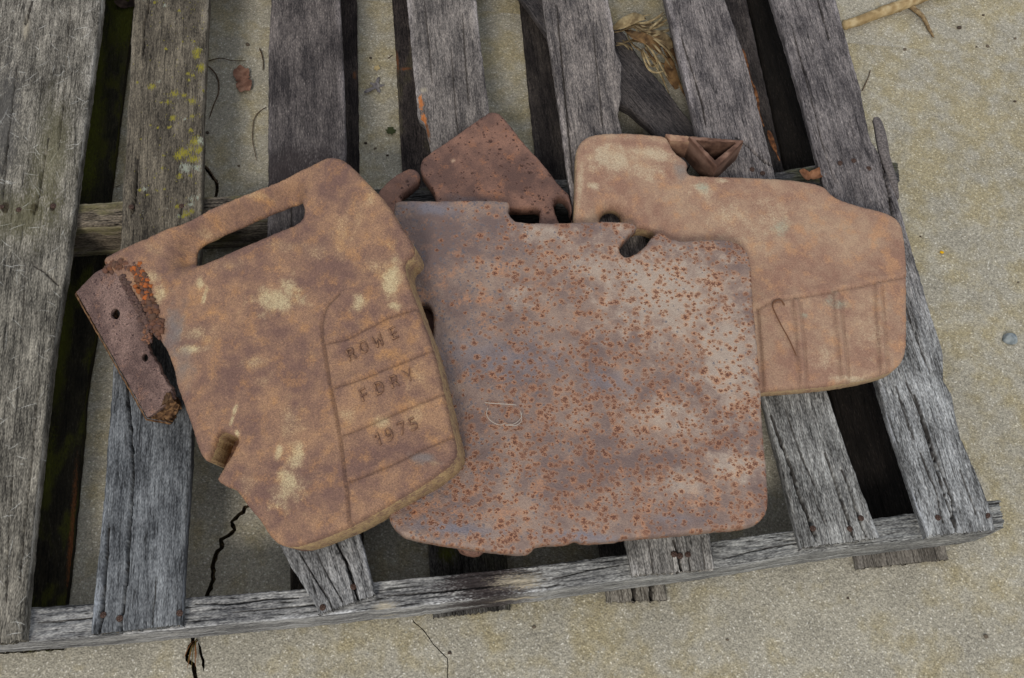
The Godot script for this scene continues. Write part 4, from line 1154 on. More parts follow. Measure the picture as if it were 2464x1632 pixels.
	al.setup(P([-124.1,-93.9,37.2,64.4,68.4,55,75.4,25.8,41.7,-0.6,-107.6,-141.1]), [], 0.0025, 0.008)
	al.rough_up(22, 120.0, 0.0015)
	var crust := speckle_mat("crust", [Color8(54, 38, 28), Color8(94, 68, 48), Color8(138, 106, 74)], 0.035, 0.95, 14.0)
	var leg := part("lower_leg", al.mesh(0.006, 0.0015, 0.0005, true), crust, iron)
	leg.transform = (w1.transform.affine_inverse() * Transform3D(Vector3(0.91404,0.37835,0.14620),Vector3(-0.40562,0.85261,0.32945),Vector3(-0.00000,-0.36043,0.93279),Vector3(-0.5200,0.1660,-0.5030))).affine_inverse() * w1.transform.affine_inverse() * Transform3D(Vector3(0.88226,-0.42509,0.20227),Vector3(0.47076,0.79667,-0.37908),Vector3(0.00000,0.42967,0.90299),Vector3(-0.5124,0.1342,-0.4704))
	var inv := w1.transform.affine_inverse()
	var plug := part("packed_rust", cap_mesh(P3([-475.6,153.0,-409.9,-436.9,189.0,-424.1,-436.2,146.0,-427.4,-449.7,137.0,-410.9])), crust, iron)
	plug.transform = (Transform3D(Vector3(0.91404,0.37835,0.14620),Vector3(-0.40562,0.85261,0.32945),Vector3(-0.00000,-0.36043,0.93279),Vector3(-0.5200,0.1660,-0.5030))).affine_inverse()
	var wm := StandardMaterial3D.new()
	wm.vertex_color_use_as_albedo = true
	wm.roughness = 0.9
	var bead := part("weld_bead", crust_mesh(catmull(P3([-562.8,195.0,-605.1,-548.5,200.0,-607.7,-528.6,203.0,-605.4,-516.7,205.0,-599.0,-507.4,206.0,-582.6,-494.8,206.0,-560.3,-481.8,207.0,-534.8,-469.9,206.0,-511.1]), 16), 0.0066, 5, Color8(108, 70, 48), Color8(84, 62, 54), Color8(168, 88, 34), 0.34, 0.72), wm, w1)
	bead.transform = inv
	var bead2 := part("weld_bead", crust_mesh(catmull(P3([-536.9,201.0,-587.5,-518.0,201.0,-561.2,-498.2,201.0,-534.9,-485.8,201.0,-515.6,-483.8,199.0,-499.6]), 16), 0.0046, 6, Color8(98, 76, 68), Color8(76, 56, 50), Color8(128, 88, 66), 0.7, 1.0), wm, w1)
	bead2.transform = inv
	# ---------------- square pitted slab on top
	var w2 := thing("tractor_weight", "large square flat slab weight covered in dark orange rust pits, in the middle", "tractor weight", Vector3.ZERO, group)
	w2.transform = Transform3D(Vector3(0.99992,0.01293,0.00015),Vector3(-0.01293,0.99985,0.01181),Vector3(-0.00000,-0.01181,0.99993),Vector3(0.0979,0.1682,-0.5097))
	pl = Plate.new()
	pl.setup(P([-283.6,-242.5,-280.9,-245.2,-273.3,-247.3,-260.8,-248.8,-241.7,-251,-215.9,-253.7,-188.9,-256.6,-160.7,-259.6,-140.3,-261.4,-127.6,-261.9,-120.2,-260.8,-118.2,-258.2,-118,-254.1,-119.7,-248.7,-119.2,-243.3,-116.7,-237.9,-113,-233.2,-108.2,-229.2,-91.3,-228.3,-62.3,-230.7,-32.9,-233.8,-3.1,-237.6,23.8,-240.3,47.8,-241.8,61.7,-241.7,65.3,-240,67.3,-237.6,67.7,-234.5,66.3,-231.6,63.1,-228.9,59,-224.4,54.2,-218.1,49.7,-211.8,45.8,-205.7,43.7,-200.2,43.6,-195.4,44.8,-191.5,47.3,-188.3,50.2,-186.1,53.5,-184.7,56.7,-185,59.9,-187,63.1,-188.8,66.3,-190.4,69.6,-193.1,73.1,-196.8,76.6,-200.5,80,-204.2,83.6,-209.9,87.3,-217.4,91.7,-223.3,96.7,-227.5,100.8,-229.6,104.1,-229.6,107.7,-227.7,111.7,-223.9,118.1,-221.1,127.1,-219.2,140.7,-219.6,158.9,-222.3,175.7,-224.5,191.3,-226.3,203.5,-225.8,212.4,-222.8,219.8,-217.9,225.6,-210.9,229.3,-202.1,230.9,-191.5,232,-173.1,232.7,-147.1,233.8,-122.5,235.3,-99.3,237.3,-70.8,239.7,-37.3,241.3,3.1,242.1,49.8,243.2,78.3,244.5,89.5,245.6,104.8,246.5,123.9,247,139.7,247.2,152.2,246,162.3,243.4,170.1,239.2,176.7,233.3,182.3,224.5,186.9,212.9,190.6,199.8,193.4,185.4,195.4,169.6,198.2,152.6,201.8,136.9,204.8,122.5,207.4,101.4,210.9,73.6,215.3,58.3,218.4,55.5,219.9,43.2,222.3,21.4,225.4,9.6,226.1,7.7,224.5,4.8,223.9,0.9,224.5,-1.9,225.8,-3.6,227.8,-14.8,230,-35.5,232.6,-47.1,235.8,-49.7,239.6,-52.8,242.9,-56.5,245.5,-66.4,246.9,-82.5,246.9,-104.7,246.4,-133.1,245.1,-161.8,243.1,-190.7,240.4,-208.6,237.5,-215.5,234.4,-221.7,230.2,-227.1,224.9,-230.6,219.9,-232.3,215.3,-235.3,201.1,-239.8,177.2,-247.3,130.9,-258,60.1,-268.2,-21.8,-277.8,-116.3,-283.4,-184.2,-284.4,-221.9]), [P([-232.5,-82.9,-228.8,-85.8,-224.6,-86.8,-219.9,-86,-215.8,-83.4,-212.5,-79.3,-209.9,-73.3,-208.2,-65.5,-206.8,-56.2,-205.9,-45.3,-206.3,-37.5,-208,-32.6,-213.6,-29.8,-223.2,-29,-229.5,-41.6,-232.7,-68.1])], 0.0024, 0.012)
	pl.rough_up(31, 9.0, 0.0026)
	pl.rough_up(32, 90.0, 0.0005)
	var dens := func(u, v): return clampf(0.10 + 1.25 * sstep(0.12, 0.5, u) * (0.62 + 0.5 * sstep(0.35, 0.75, v)) + 0.3 * sstep(0.6, 0.9, v), 0.0, 1.3)
	var m2 := rust_mat(pl, 1280, 360, [Color8(106, 87, 82), Color8(145, 123, 109), Color8(166, 120, 90), Color8(170, 160, 148), Color8(110, 106, 115)], [109.7,-135.4,93.2,76.4,0.9,0,196.2,-48,45.4,95.9,0.9,0,123.7,48.4,66.1,34.6,0.6,0,20.9,-166.8,70.5,39.4,0.6,0,-70.6,-212.5,35.6,20.4,0.7,0,205.5,109.8,37.8,22.2,0.9,0,135.6,138,32.1,21.9,0.7,0,-92.1,-104,23,25.4,0.5,0,-248.1,-196,53.1,59.9,1,1,-202.3,-214,53.4,27.1,0.7,1,-229.1,-239.3,35.9,11.1,1,3,-113.4,-14.2,89.7,30.1,0.6,3,34,9,33.4,17.8,0.6,3,92.4,119.6,64.6,22.1,0.8,1,16.1,103.7,32.4,27.9,0.5,1,-145.6,221.4,62.4,8.3,0.9,3,11.1,218.5,62.5,7.3,0.8,3,-79,66.2,54.6,34.2,0.3,1,130.8,187.2,31.6,8.5,0.5,3,-221.2,-118.2,23.1,38.4,0.8,2,-150.7,-111.6,34.6,25.6,0.5,2,-195.3,199,20.9,21.1,0.7,2,-121.1,203.4,83.7,15.8,0.6,2,-18.3,162.2,42.4,16.2,0.4,2,167.7,135.2,75,43.5,0.3,2,-136.9,-152.3,35,19.7,0.5,2,9.5,186.9,79,10.6,0.5,2,-196.6,-160.1,29.2,19.8,0.6,2], {"contrast": 1.0, "orange_at": 0.80, "pale_at": 0.38, "grit": 0.16, "sharp": 0.3, "bump": 3.5, "spots": 6600, "spot_r": 2.35, "halo_r": 2.1, "specks": 9000, "dens2": func(u, v): return clampf(1.15 - 1.1 * sstep(0.15, 0.5, u) + 0.25 * sstep(0.2, 0.0, v), 0.12, 1.0), "spot_col": Color8(82, 46, 32), "halo_col": Color8(184, 120, 76), "dens": dens, "gloss": 0.62, "spec": 0.5})
	part("body", pl.mesh(0.021, 0.0045, 0.003), m2, w2)
	# ---------------- turned slab beneath it
	var wb := thing("tractor_weight", "brown pitted slab weight turned cornerwise beneath the square slab, its corner pointing up", "tractor weight", Vector3.ZERO, group)
	wb.transform = Transform3D(Vector3(1.00000,0.00000,0.00000),Vector3(-0.00000,1.00000,-0.00000),Vector3(-0.00000,0.00000,1.00000),Vector3(-0.0526,0.1270,-0.8177))
	pl = Plate.new()
	pl.setup(P([-16,-138,-12,-140.4,-7.3,-141.1,-2,-140.1,2.7,-137.8,6.6,-134.2,18.2,-120.2,37.3,-96.2,54.9,-75.4,71.3,-57.8,86.2,-39.5,99.8,-20.5,110.8,-7.4,119.4,-0.1,124.9,19.7,127.3,51.5,130.4,109.4,134.2,190.8,132.9,270.5,127,348.5,112.1,416.4,88.6,475.5,67.5,515.9,48.3,539.2,34.8,551.8,26.7,553.8,18.4,553.2,9.8,549.9,-10,526.8,-41.7,482.9,-67.6,425.6,-87.8,353.4,-106.5,285.4,-123.5,222.5,-139.1,167.2,-153,120.3,-163,86,-169,65.1,-171.4,48.1,-170.1,35.1,-164.5,20.7,-154.7,4.8,-144.7,-7.6,-134.5,-16.6,-126,-21.3,-119.4,-21.6,-114.1,-19.5,-110,-15,-108,-10.1,-108.1,-4.9,-110.8,1.4,-116.2,8.7,-122.9,16.8,-130.8,25.8,-132,33.6,-126.5,40.4,-116.5,45.4,-102.1,48.6,-90.9,48,-82.7,43.6,-78.6,38.6,-78.6,33.1,-79.6,26.9,-81.6,20.1,-85.7,12.4,-92.1,3.8,-98.6,-4.9,-105.3,-13.6,-109,-22.1,-109.7,-30.4,-108.9,-37.3,-106.7,-42.9,-92.7,-58.8,-66.6,-85.3,-44.7,-108.2,-27,-127.2]), [P([29.6,37,31,34.3,36.9,32.6,47.5,31.9,58.6,30.5,70.4,28.6,76.7,30.1,77.7,35.2,78,43.7,77.5,55.7,68.7,62.5,51.5,64.2,39.4,58.5,32.5,45.1]), P([102.8,6.5,105.9,4.7,109.7,5.4,114.3,8.6,118.3,13.8,121.8,20.8,124.2,35.1,125.4,56.7,123.5,67.7,118.6,68.2,111.1,57.5,101.1,35.3,97.4,20,100,11.6])], 0.0026, 0.012)
	pl.rough_up(41, 12.0, 0.002)
	var m3 := rust_mat(pl, 768, 380, [Color8(92, 69, 62), Color8(132, 98, 83), Color8(150, 100, 70), Color8(170, 150, 130), Color8(104, 94, 96)], [-52.2,-17.1,37.6,44.2,0.6,1,35.8,-26.2,25.2,44.4,0.8,1,-3.3,-37.3,37.9,44.7,0.5,2,-35.2,25.9,31,7.3,0.6,3,-61.2,-42.7,3.8,4.5,1,0], {"contrast": 1.0, "orange_at": 0.80, "grit": 0.26, "bump": 2.5, "spots": 2600, "spot_r": 2.1, "halo_r": 1.25, "spot_col": Color8(50, 34, 30), "halo_col": Color8(104, 70, 56), "dens": func(_u, _v): return 0.75, "gloss": 0.7})
	part("body", pl.mesh(0.024, 0.005, 0.003), m3, wb)
	# ---------------- right weight
	var w3 := thing("tractor_weight", "tan rusty weight with a round flared hole, raised ribs and a V-shaped iron, at right", "tractor weight", Vector3.ZERO, group)
	w3.transform = Transform3D(Vector3(0.99996,-0.00903,-0.00005),Vector3(0.00903,0.99994,0.00559),Vector3(0.00000,-0.00559,0.99998),Vector3(0.3320,0.1294,-0.7120))
	pl = Plate.new()
	pl.setup(P([-250.7,38.5,-254.7,-18.5,-256.8,-58.4,-257,-80,-257.7,-106.5,-258.7,-138.3,-259.4,-159.3,-259.6,-169.2,-258.7,-177.6,-256.9,-184.8,-254.5,-190.4,-251.5,-194.6,-247.2,-199.1,-241.7,-204,-232.9,-207.9,-220.8,-210.8,-208.3,-213,-195.5,-214.4,-179.5,-215.7,-160.2,-216.7,-143.4,-217,-129.3,-216.7,-120.7,-213.9,-117.7,-208.8,-114.7,-202.4,-111.7,-194.6,-105.4,-186.7,-95.8,-178.6,-90.3,-173.5,-89,-171.4,-88.7,-167,-89.3,-160.6,-89.1,-155.9,-88.1,-153,-86.2,-150.9,-83.4,-149.7,-75.1,-149.5,-61.5,-150.3,-46.1,-151.6,-29,-153.5,-8.2,-155,16.2,-156.2,42.5,-157.2,70.4,-158,90.3,-157.5,102,-155.8,111.2,-153.6,118.1,-151,123.1,-147.3,126.4,-142.4,130.1,-138.2,134.3,-134.6,145,-130.6,162,-126.2,180.2,-122.1,199.5,-118.3,213.5,-114.1,222.2,-109.6,228.5,-104.3,232.4,-98.2,234.8,-91.6,235.8,-84.5,236.3,-76.7,236.5,-68.2,236.2,-49.7,235.3,-21.7,232.2,20.3,227.1,75.3,223.7,107,221.7,116.4,218.1,125.1,213.1,132.9,206.7,139.5,198.9,145,189,150,177,154.6,159.2,160.6,135.5,167.9,110.6,174.2,84.4,179.5,57.8,184.6,30.9,189.3,-38.1,200.5,-148.3,217.9,-210.1,224.1,-224.4,219.5,-235.8,180.7,-244.3,105.3]), [P([-184.2,-66.9,-184.8,-60.9,-187,-55.3,-190.5,-50.6,-195.1,-47.4,-200.1,-46,-205.3,-46.3,-210,-48.6,-213.8,-52.4,-216.4,-57.5,-217.4,-63.3,-216.9,-69.4,-214.7,-75,-211.2,-79.7,-206.7,-83,-201.6,-84.5,-196.4,-84.1,-191.6,-81.9,-187.8,-78,-185.2,-72.8]), P([-160.8,-50.5,-153.1,-50.6,-145.8,-49.3,-139,-46.4,-135.2,-39.8,-134.4,-29.3,-139.2,-15.7,-149.4,1,-160.5,11.6,-172.4,16.3,-182.6,13.9,-191.1,4.5,-193.1,-7.4,-188.4,-21.8,-180.7,-34.4,-170,-45.1])], 0.0022, 0.02)
	var hc := P([-200.8,-63.7,-184.2,-65.5])
	var hr := hc[0].distance_to(hc[1])
	for j in pl.nz:
		for i in pl.nx:
			var q := Vector2(pl.x0 + i * pl.cell, pl.z0 + j * pl.cell).distance_to(hc[0])
			if q < hr * 2.5:
				pl.rel[j * pl.nx + i] -= 0.017 * pow(1.0 - clampf((q - hr * 0.9) / (hr * 1.55), 0.0, 1.0), 2.0)
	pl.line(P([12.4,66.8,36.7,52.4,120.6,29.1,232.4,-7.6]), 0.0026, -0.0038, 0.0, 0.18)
	pl.line(P([12.4,66.8,36.7,52.4,120.6,29.1,232.4,-7.6]), 0.014, 0.0024, -1.0)
	for g in [[68.5,48.5,70.3,80,73.1,178.9], [128.3,31.6,129,80.6,132,169.5], [189.5,10.4,187.7,74.7,187.8,151.6]]:
		for o in [-0.0062, 0.0062]:
			var side_line := P(g)
			for i in side_line.size():
				side_line[i].x += o
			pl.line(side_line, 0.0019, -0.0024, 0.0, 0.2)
		pl.line(P(g), 0.0042, 0.0032)
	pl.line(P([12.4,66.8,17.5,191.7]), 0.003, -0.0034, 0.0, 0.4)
	pl.rough_up(51, 12.0, 0.0024)
	pl.rough_up(52, 130.0, 0.0006)
	var m4 := rust_mat(pl, 1024, 400, [Color8(138, 106, 90), Color8(164, 137, 114), Color8(171, 130, 98), Color8(184, 174, 150), Color8(126, 118, 112)], [-206.5,-165.6,38,25.5,0.9,0,-140.1,-180.5,31.9,13.7,0.9,0,-225.8,-171,15.2,22.6,0.8,0,-161.6,-147.9,37.9,14.9,0.6,0,-232.7,-114,12.5,6.6,0.9,0,-251.6,-115.7,5,43.5,0.7,0,-148.7,-134.4,10.1,5.9,0.7,0,-66.7,-124.8,15.1,11.8,0.8,0,-38.3,-145,12.7,4.5,0.8,0,39.1,-88.7,25,28.8,0.5,0,-29.5,-81.3,24.9,28.6,0.5,0,131,47.4,14.5,6.7,0.7,4,79,69.9,4.8,4,0.8,4,116.2,43.6,8.5,9.4,0.6,4,51,-72,12.5,11.5,0.6,4,-66.7,-128.5,10.1,7.4,0.7,4,1.1,-56,37.2,28.2,0.4,0,108.4,134.2,17.6,19,0.4,0,147.5,161.7,35.1,5,0.8,0,176,89,23.9,38.8,0.3,0,-169.3,-196.5,57.6,9.2,0.9,1,-123.6,-144.6,31.6,14.9,0.5,1,-197.2,-85,16.1,11.5,0.5,1,-98.4,-154.8,10.1,17.9,0.9,3,-186.1,-122.8,25,17.6,0.5,1,-48.5,-22.6,49,20.8,0.5,1,92.6,97.3,23.8,38.6,0.5,1,153.8,65,24.1,26.3,0.5,1,18.3,-1.9,36.6,34.1,0.4,1,-172.7,-94.9,18.6,28.8,0.2,1,-221.7,-75.1,9.9,21.4,0.8,2,200.4,-77.2,25.1,28.6,0.9,2,211.3,19.1,14.7,80,0.9,2,94.2,-65.9,49.9,28.4,0.6,2,134.9,-128.2,25.4,17.7,0.7,2,-10.2,-119.8,37.8,14.7,0.5,2,202.7,124.9,17.8,19.1,0.9,2,-98,-103,31.2,29,0.5,2,-239.2,-184.8,8.9,15.2,0.7,2,37.4,-31.7,49.3,20.9,0.5,2], {"contrast": 1.0, "orange_at": 0.76, "grit": 0.25, "sharp": 0.7, "pale_at": 0.5, "bump": 1.8, "side": Color8(178, 154, 116)})
	part("body", pl.mesh(0.036, 0.0065, 0.008), m4, w3)
	var inv3 := w3.transform.affine_inverse()
	var iron_m := speckle_mat("iron", [Color8(70, 50, 42), Color8(104, 78, 66), Color8(134, 106, 92)], 0.012, 0.9, 9.0, 1.5)
	var v3 := part("angle_iron", flat_prism(P([242.3,-923,284.9,-870.8,327.6,-924.3]), 0, 0.052, P([253.2,-917.2,282.5,-882.7,316,-919.2])), iron_m, w3)
	v3.transform = inv3 * Transform3D(Basis.IDENTITY, Vector3(0, 0.126, 0))
	v3.set_meta("label", "V-shaped piece of angle iron, open to the top")
	var v3p := part("edge_strip", flat_prism(P([207.5,-930.9,242.3,-929.9,326,-931,328.4,-924.2,246.2,-919.4,215.4,-919.2]), 0, 0.043), speckle_mat("edge", [Color8(112, 84, 72), Color8(140, 108, 90), Color8(164, 134, 110)], 0.015, 0.9, 9.0, 1.5), w3)
	v3p.transform = inv3 * Transform3D(Basis.IDENTITY, Vector3(0, 0.126, 0))

# a crust of small irregular lumps strung along points; the lumps between two fractions of the length have the third colour
func crust_mesh(pts: PackedVector3Array, r: float, sd: int, c0: Color, c1: Color, c2: Color, f0: float, f1: float) -> ArrayMesh:
	var R := RandomNumberGenerator.new()
	R.seed = sd
	var st := SurfaceTool.new()
	st.begin(Mesh.PRIMITIVE_TRIANGLES)
	for i in pts.size():
		for rep in 5:
			var f := float(i) / pts.size()
			var s := r * R.randf_range(0.35, 0.75)
			var at := pts[i] + Vector3(R.randfn() * r * 0.5, R.randf_range(-1.0, -0.1) * r, R.randfn() * r * 0.5)
			var c := c0.lerp(c1, R.randf())
			if f > f0 and f < f1 and R.randf() < 0.55:
				c = c2.lerp(c0, R.randf() * 0.5)
			c = c.srgb_to_linear()
			var vs := []
			var N := 5
			var M := 8
			for j in N + 1:
				for k in M:
					var dir := Vector3(sin(PI * j / N) * cos(TAU * k / M), cos(PI * j / N), sin(PI * j / N) * sin(TAU * k / M))
					vs.append(at + dir * s * Vector3(1.0, 0.8, 1.0) * (R.randf_range(0.6, 1.35) if j > 0 and j < N else 1.0))
			for j in N:
				for k in M:
					var a := j * M + k
					var b := j * M + (k + 1) % M
					for q in [a, a + M, b, b, a + M, b + M]:
						st.set_color(c)
						st.add_vertex(vs[q])
	st.index()
	st.generate_normals()
	return st.commit()

# rough fill closing the end of the iron: a bumpy patch over four corners, with thickness
func cap_mesh(c: PackedVector3Array) -> ArrayMesh:
	var st := SurfaceTool.new()
	st.begin(Mesh.PRIMITIVE_TRIANGLES)
	var n := FastNoiseLite.new()
	n.seed = 3
	n.frequency = 170.0
	var nrm := (c[2] - c[0]).cross(c[3] - c[1]).normalized()
	if nrm.z < 0.0:
		nrm = -nrm
	var N := 14
	for k in 2:
		for j in N + 1:
			for i in N + 1:
				var u := float(i) / N
				var v := float(j) / N
				var p := c[0].lerp(c[1], u).lerp(c[3].lerp(c[2], u), v)
				st.add_vertex(p + nrm * (n.get_noise_3dv(p) * 0.005 - k * 0.012))
	var W := N + 1
	for k in 2:
		for j in N:
			for i in N:
				var a := k * W * W + j * W + i
				for q in [a, a + 1, a + W, a + 1, a + W + 1, a + W]:
					st.add_index(q)
	for i in N:
		for e in [[i, i + 1], [N * W + i, N * W + i + 1], [i * W, (i + 1) * W], [i * W + N, (i + 1) * W + N]]:
			for q in [e[0], e[1], e[0] + W * W, e[1], e[1] + W * W, e[0] + W * W]:
				st.add_index(q)
	st.generate_normals()
	return st.commit()

# =====================================================================  litter
# a leaf blade: a grid over an outline radius function, gently curled
func leaf_mesh(lobes: Array, curl: float, sd: int) -> ArrayMesh:
	var st := SurfaceTool.new()
	st.begin(Mesh.PRIMITIVE_TRIANGLES)
	var n := FastNoiseLite.new()
	n.seed = sd
	n.frequency = 30.0
	var rings := 7
	var M := lobes.size()
	for k in 2:
		for j in rings + 1:
			for i in M:
				var a := TAU * i / M
				var r: float = lobes[i] * j / rings
				var p := Vector2(cos(a), sin(a)) * r
				var y := curl * (p.x * p.x * 18.0 + absf(p.y) * 0.25) + n.get_noise_2d(p.x, p.y) * 0.0035
				st.set_uv(p * 8.0)
				st.add_vertex(Vector3(p.x, y - k * 0.0005, p.y))
	var off := (rings + 1) * M
	for k in 2:
		for j in rings:
			for i in M:
				var a := k * off + j * M + i
				var b := k * off + j * M + (i + 1) % M
				var tri := [a, b, a + M, b, b + M, a + M]
				if k == 0:
					tri.reverse()
				for q in tri:
					st.add_index(q)
	st.generate_normals()
	return st.commit()

func stone_mesh(s: Vector3, sd: int, facet := 0.5) -> ArrayMesh:
	var st := SurfaceTool.new()
	st.begin(Mesh.PRIMITIVE_TRIANGLES)
	var R := RandomNumberGenerator.new()
	R.seed = sd
	var planes := []
	for i in 11:
		planes.append([Vector3(R.randfn(), R.randfn(), R.randfn()).normalized(), R.randf_range(0.55, 0.95)])
	var N := 10
	var M := 16
	for j in N + 1:
		for i in M:
			var dir := Vector3(sin(PI * j / N) * cos(TAU * i / M), cos(PI * j / N), sin(PI * j / N) * sin(TAU * i / M))
			var r := 1.0
			for p in planes:
				var q: float = dir.dot(p[0])
				if q > 0.01:
					r = minf(r, p[1] / q)
			st.add_vertex(dir * r * s)
	for j in N:
		for i in M:
			var a := j * M + i
			var b := j * M + (i + 1) % M
			st.add_index(a); st.add_index(a + M); st.add_index(b)
			st.add_index(b); st.add_index(a + M); st.add_index(b + M)
	if facet > 0.4:
		st.deindex()
	st.generate_normals()
	return st.commit()

func build_litter():
	var twig := speckle_mat("twig", [Color8(58, 46, 38), Color8(84, 68, 54), Color8(108, 90, 72)], 0.03, 0.95, 20.0)
	# leaves
	var lobes := []
	for i in 40:
		var a := TAU * i / 40.0
		lobes.append(0.020 + 0.009 * cos(2.0 * (a - 1.2)) + 0.0016 * sin(a * 9.0) + 0.0012 * sin(a * 13.0 + 1.0))
	var lf := part("dead_leaf", leaf_mesh(lobes, 0.5, 2), speckle_mat("leafpink", [Color8(104, 74, 62), Color8(136, 100, 84), Color8(150, 116, 98)], 0.02, 0.85, 12.0), self, Vector3(-0.5123,0.0040,-1.0907))
	meta(lf, "reddish brown dead leaf on the concrete right of the lichen board", "leaf")
	lobes = []
	for i in 60:
		var a := TAU * i / 60.0
		lobes.append(0.006 + (0.021 if a > 1.2 and a < 3.2 else 0.013) * pow(absf(cos(2.5 * a + 0.5)), 4.0) * (0.8 + 0.3 * sin(a * 3.0)))
	lf = part("dead_leaf", leaf_mesh(lobes, 0.35, 3), speckle_mat("leafgrey", [Color8(92, 88, 92), Color8(116, 112, 114), Color8(134, 130, 130)], 0.03, 0.85, 12.0), self, Vector3(-0.2785,0.0040,-1.1034))
	meta(lf, "small grey star-shaped leaf on the concrete between the second and third narrow boards", "leaf")
	lobes = []
	for i in 30:
		var a := TAU * i / 30.0
		lobes.append(0.014 + 0.008 * cos(2.0 * a + 0.4) + 0.001 * sin(a * 7.0))
	lf = part("dead_leaf", leaf_mesh(lobes, 1.6, 4), speckle_mat("leafbrown", [Color8(84, 54, 38), Color8(118, 80, 56), Color8(142, 102, 76)], 0.02, 0.8, 12.0), self, Vector3(0.4498,0.1120,-0.9158))
	meta(lf, "curled brown leaf caught behind the right weight beside the rightmost board", "leaf")
	lf = part("dead_leaf", leaf_mesh(lobes, 1.2, 6), speckle_mat("leafdark", [Color8(44, 36, 32), Color8(66, 54, 48), Color8(90, 76, 66)], 0.02, 0.9, 12.0), self, Vector3(-0.7416,0.0200,-1.2229))
	meta(lf, "dark shrivelled leaf at the top in the gap right of the scratched board", "leaf")
	lobes = []
	for i in 16:
		lobes.append(0.0055 + 0.0015 * sin(i * 2.1))
	lf = part("bark_flake", leaf_mesh(lobes, 0.5, 7), flat_mat(Color8(176, 158, 116)), self, Vector3(-0.2827,0.0030,-1.1437))
	meta(lf, "pale tan flake on the concrete above the star-shaped leaf", "flake")
	lobes = []
	for i in 16:
		lobes.append(0.008 + 0.002 * sin(i * 2.6))
	lf = part("leaf_scrap", leaf_mesh(lobes, 0.4, 8), flat_mat(Color8(62, 68, 44)), self, Vector3(-0.2407,0.0030,-1.0111))
	meta(lf, "dark green leaf scrap on the concrete below the star-shaped leaf", "leaf")
	# twigs and stems
	var spec := [
		[[-586.4,4.0,-1117.8,-575.5,4.0,-1111.6,-561.5,4.0,-1097.3,-553.4,4.0,-1079.8,-549.6,4.0,-1057.4,-552.2,4.0,-1034.6,-554.3,4.0,-1003.2], "curved dark twig along the right edge of the lichen board", 0.0016], [[-461.9,4.0,-1037.2,-471.0,4.0,-1027.3,-477.4,4.0,-1011.5,-476.1,4.0,-989.6,-471.3,4.0,-964.1,-463.8,4.0,-943.4,-457.8,4.0,-927.0], "thin curved leaf stem left of the dark second board", 0.0009],
		[[-497.6,4.0,-1165.4,-487.4,4.0,-1142.8,-481.5,4.0,-1115.4], "short straight twig above the reddish leaf", 0.0013], [[-542.0,4.0,-907.2,-530.7,4.0,-896.6,-516.4,4.0,-878.1,-511.3,4.0,-873.7], "reddish twig lying in the crack beside the lichen board", 0.0016],
		[[-582.1,4.0,-1125.8,-561.7,4.0,-1134.6,-538.8,4.0,-1131.5,-515.5,4.0,-1134.1], "thin horizontal stem just above the reddish leaf", 0.0010], [[590.0,4.0,-1185.9,602.7,4.0,-1215.6,609.6,4.0,-1237.3], "thin twig sticking out past the rightmost board", 0.0012],
		[[-706.0,4.0,-855.1,-686.6,4.0,-847.3,-669.8,4.0,-854.8], "thin stem in the gap between scratched board and lichen board", 0.0009], [[-266.2,4.0,-1166.4,-258.5,4.0,-1175.8], "tiny dark twig near the pale flake", 0.0011]]
	for s in spec:
		var t := part("twig", tube(catmull(P3(s[0]), 4), s[2], s[2] * 0.6, 6, 0.4, 3), twig, self)
		meta(t, s[1], "twig", "thin twigs and stems")
	# pale stick with a side branch
	var stick := thing("stick", "pale dry stick with a broken yellow end lying at the top right", "stick")
	var sm := speckle_mat("stick", [Color8(134, 112, 78), Color8(166, 144, 106), Color8(186, 168, 132)], 0.02, 0.8, 8.0)
	part("stem", tube(catmull(P3([561.4,12.0,-1328.6,587.0,12.0,-1341.5,635.4,13.0,-1368.2,684.2,14.0,-1395.3,726.0,14.0,-1420.6,785.3,14.0,-1456.7]), 6), 0.0085, 0.012, 12, 0.25, 4), sm, stick)
	part("side_branch", tube(catmull(P3([693.6,10.0,-1394.0,709.4,10.0,-1377.4,718.6,9.0,-1363.1,726.7,6.0,-1344.6,734.4,4.0,-1327.3]), 5), 0.0055, 0.002, 8, 0.4, 5), speckle_mat("branch", [Color8(96, 78, 58), Color8(134, 114, 84), Color8(160, 140, 106)], 0.03, 0.85, 14.0), stick)
	# dry husks stuffed under the deck
	var husk := thing("husk_bunch", "bunch of dry tan corn husks wedged under the deck beside the loose board", "husks")
	var hm := [speckle_mat("husk0", [Color8(78, 64, 46), Color8(120, 103, 76), Color8(150, 133, 102)], 0.02, 0.85, 10.0), speckle_mat("husk1", [Color8(100, 84, 60), Color8(140, 122, 90), Color8(172, 155, 120)], 0.02, 0.85, 10.0), speckle_mat("husk2", [Color8(64, 46, 30), Color8(98, 74, 48), Color8(128, 100, 66)], 0.02, 0.85, 10.0)]
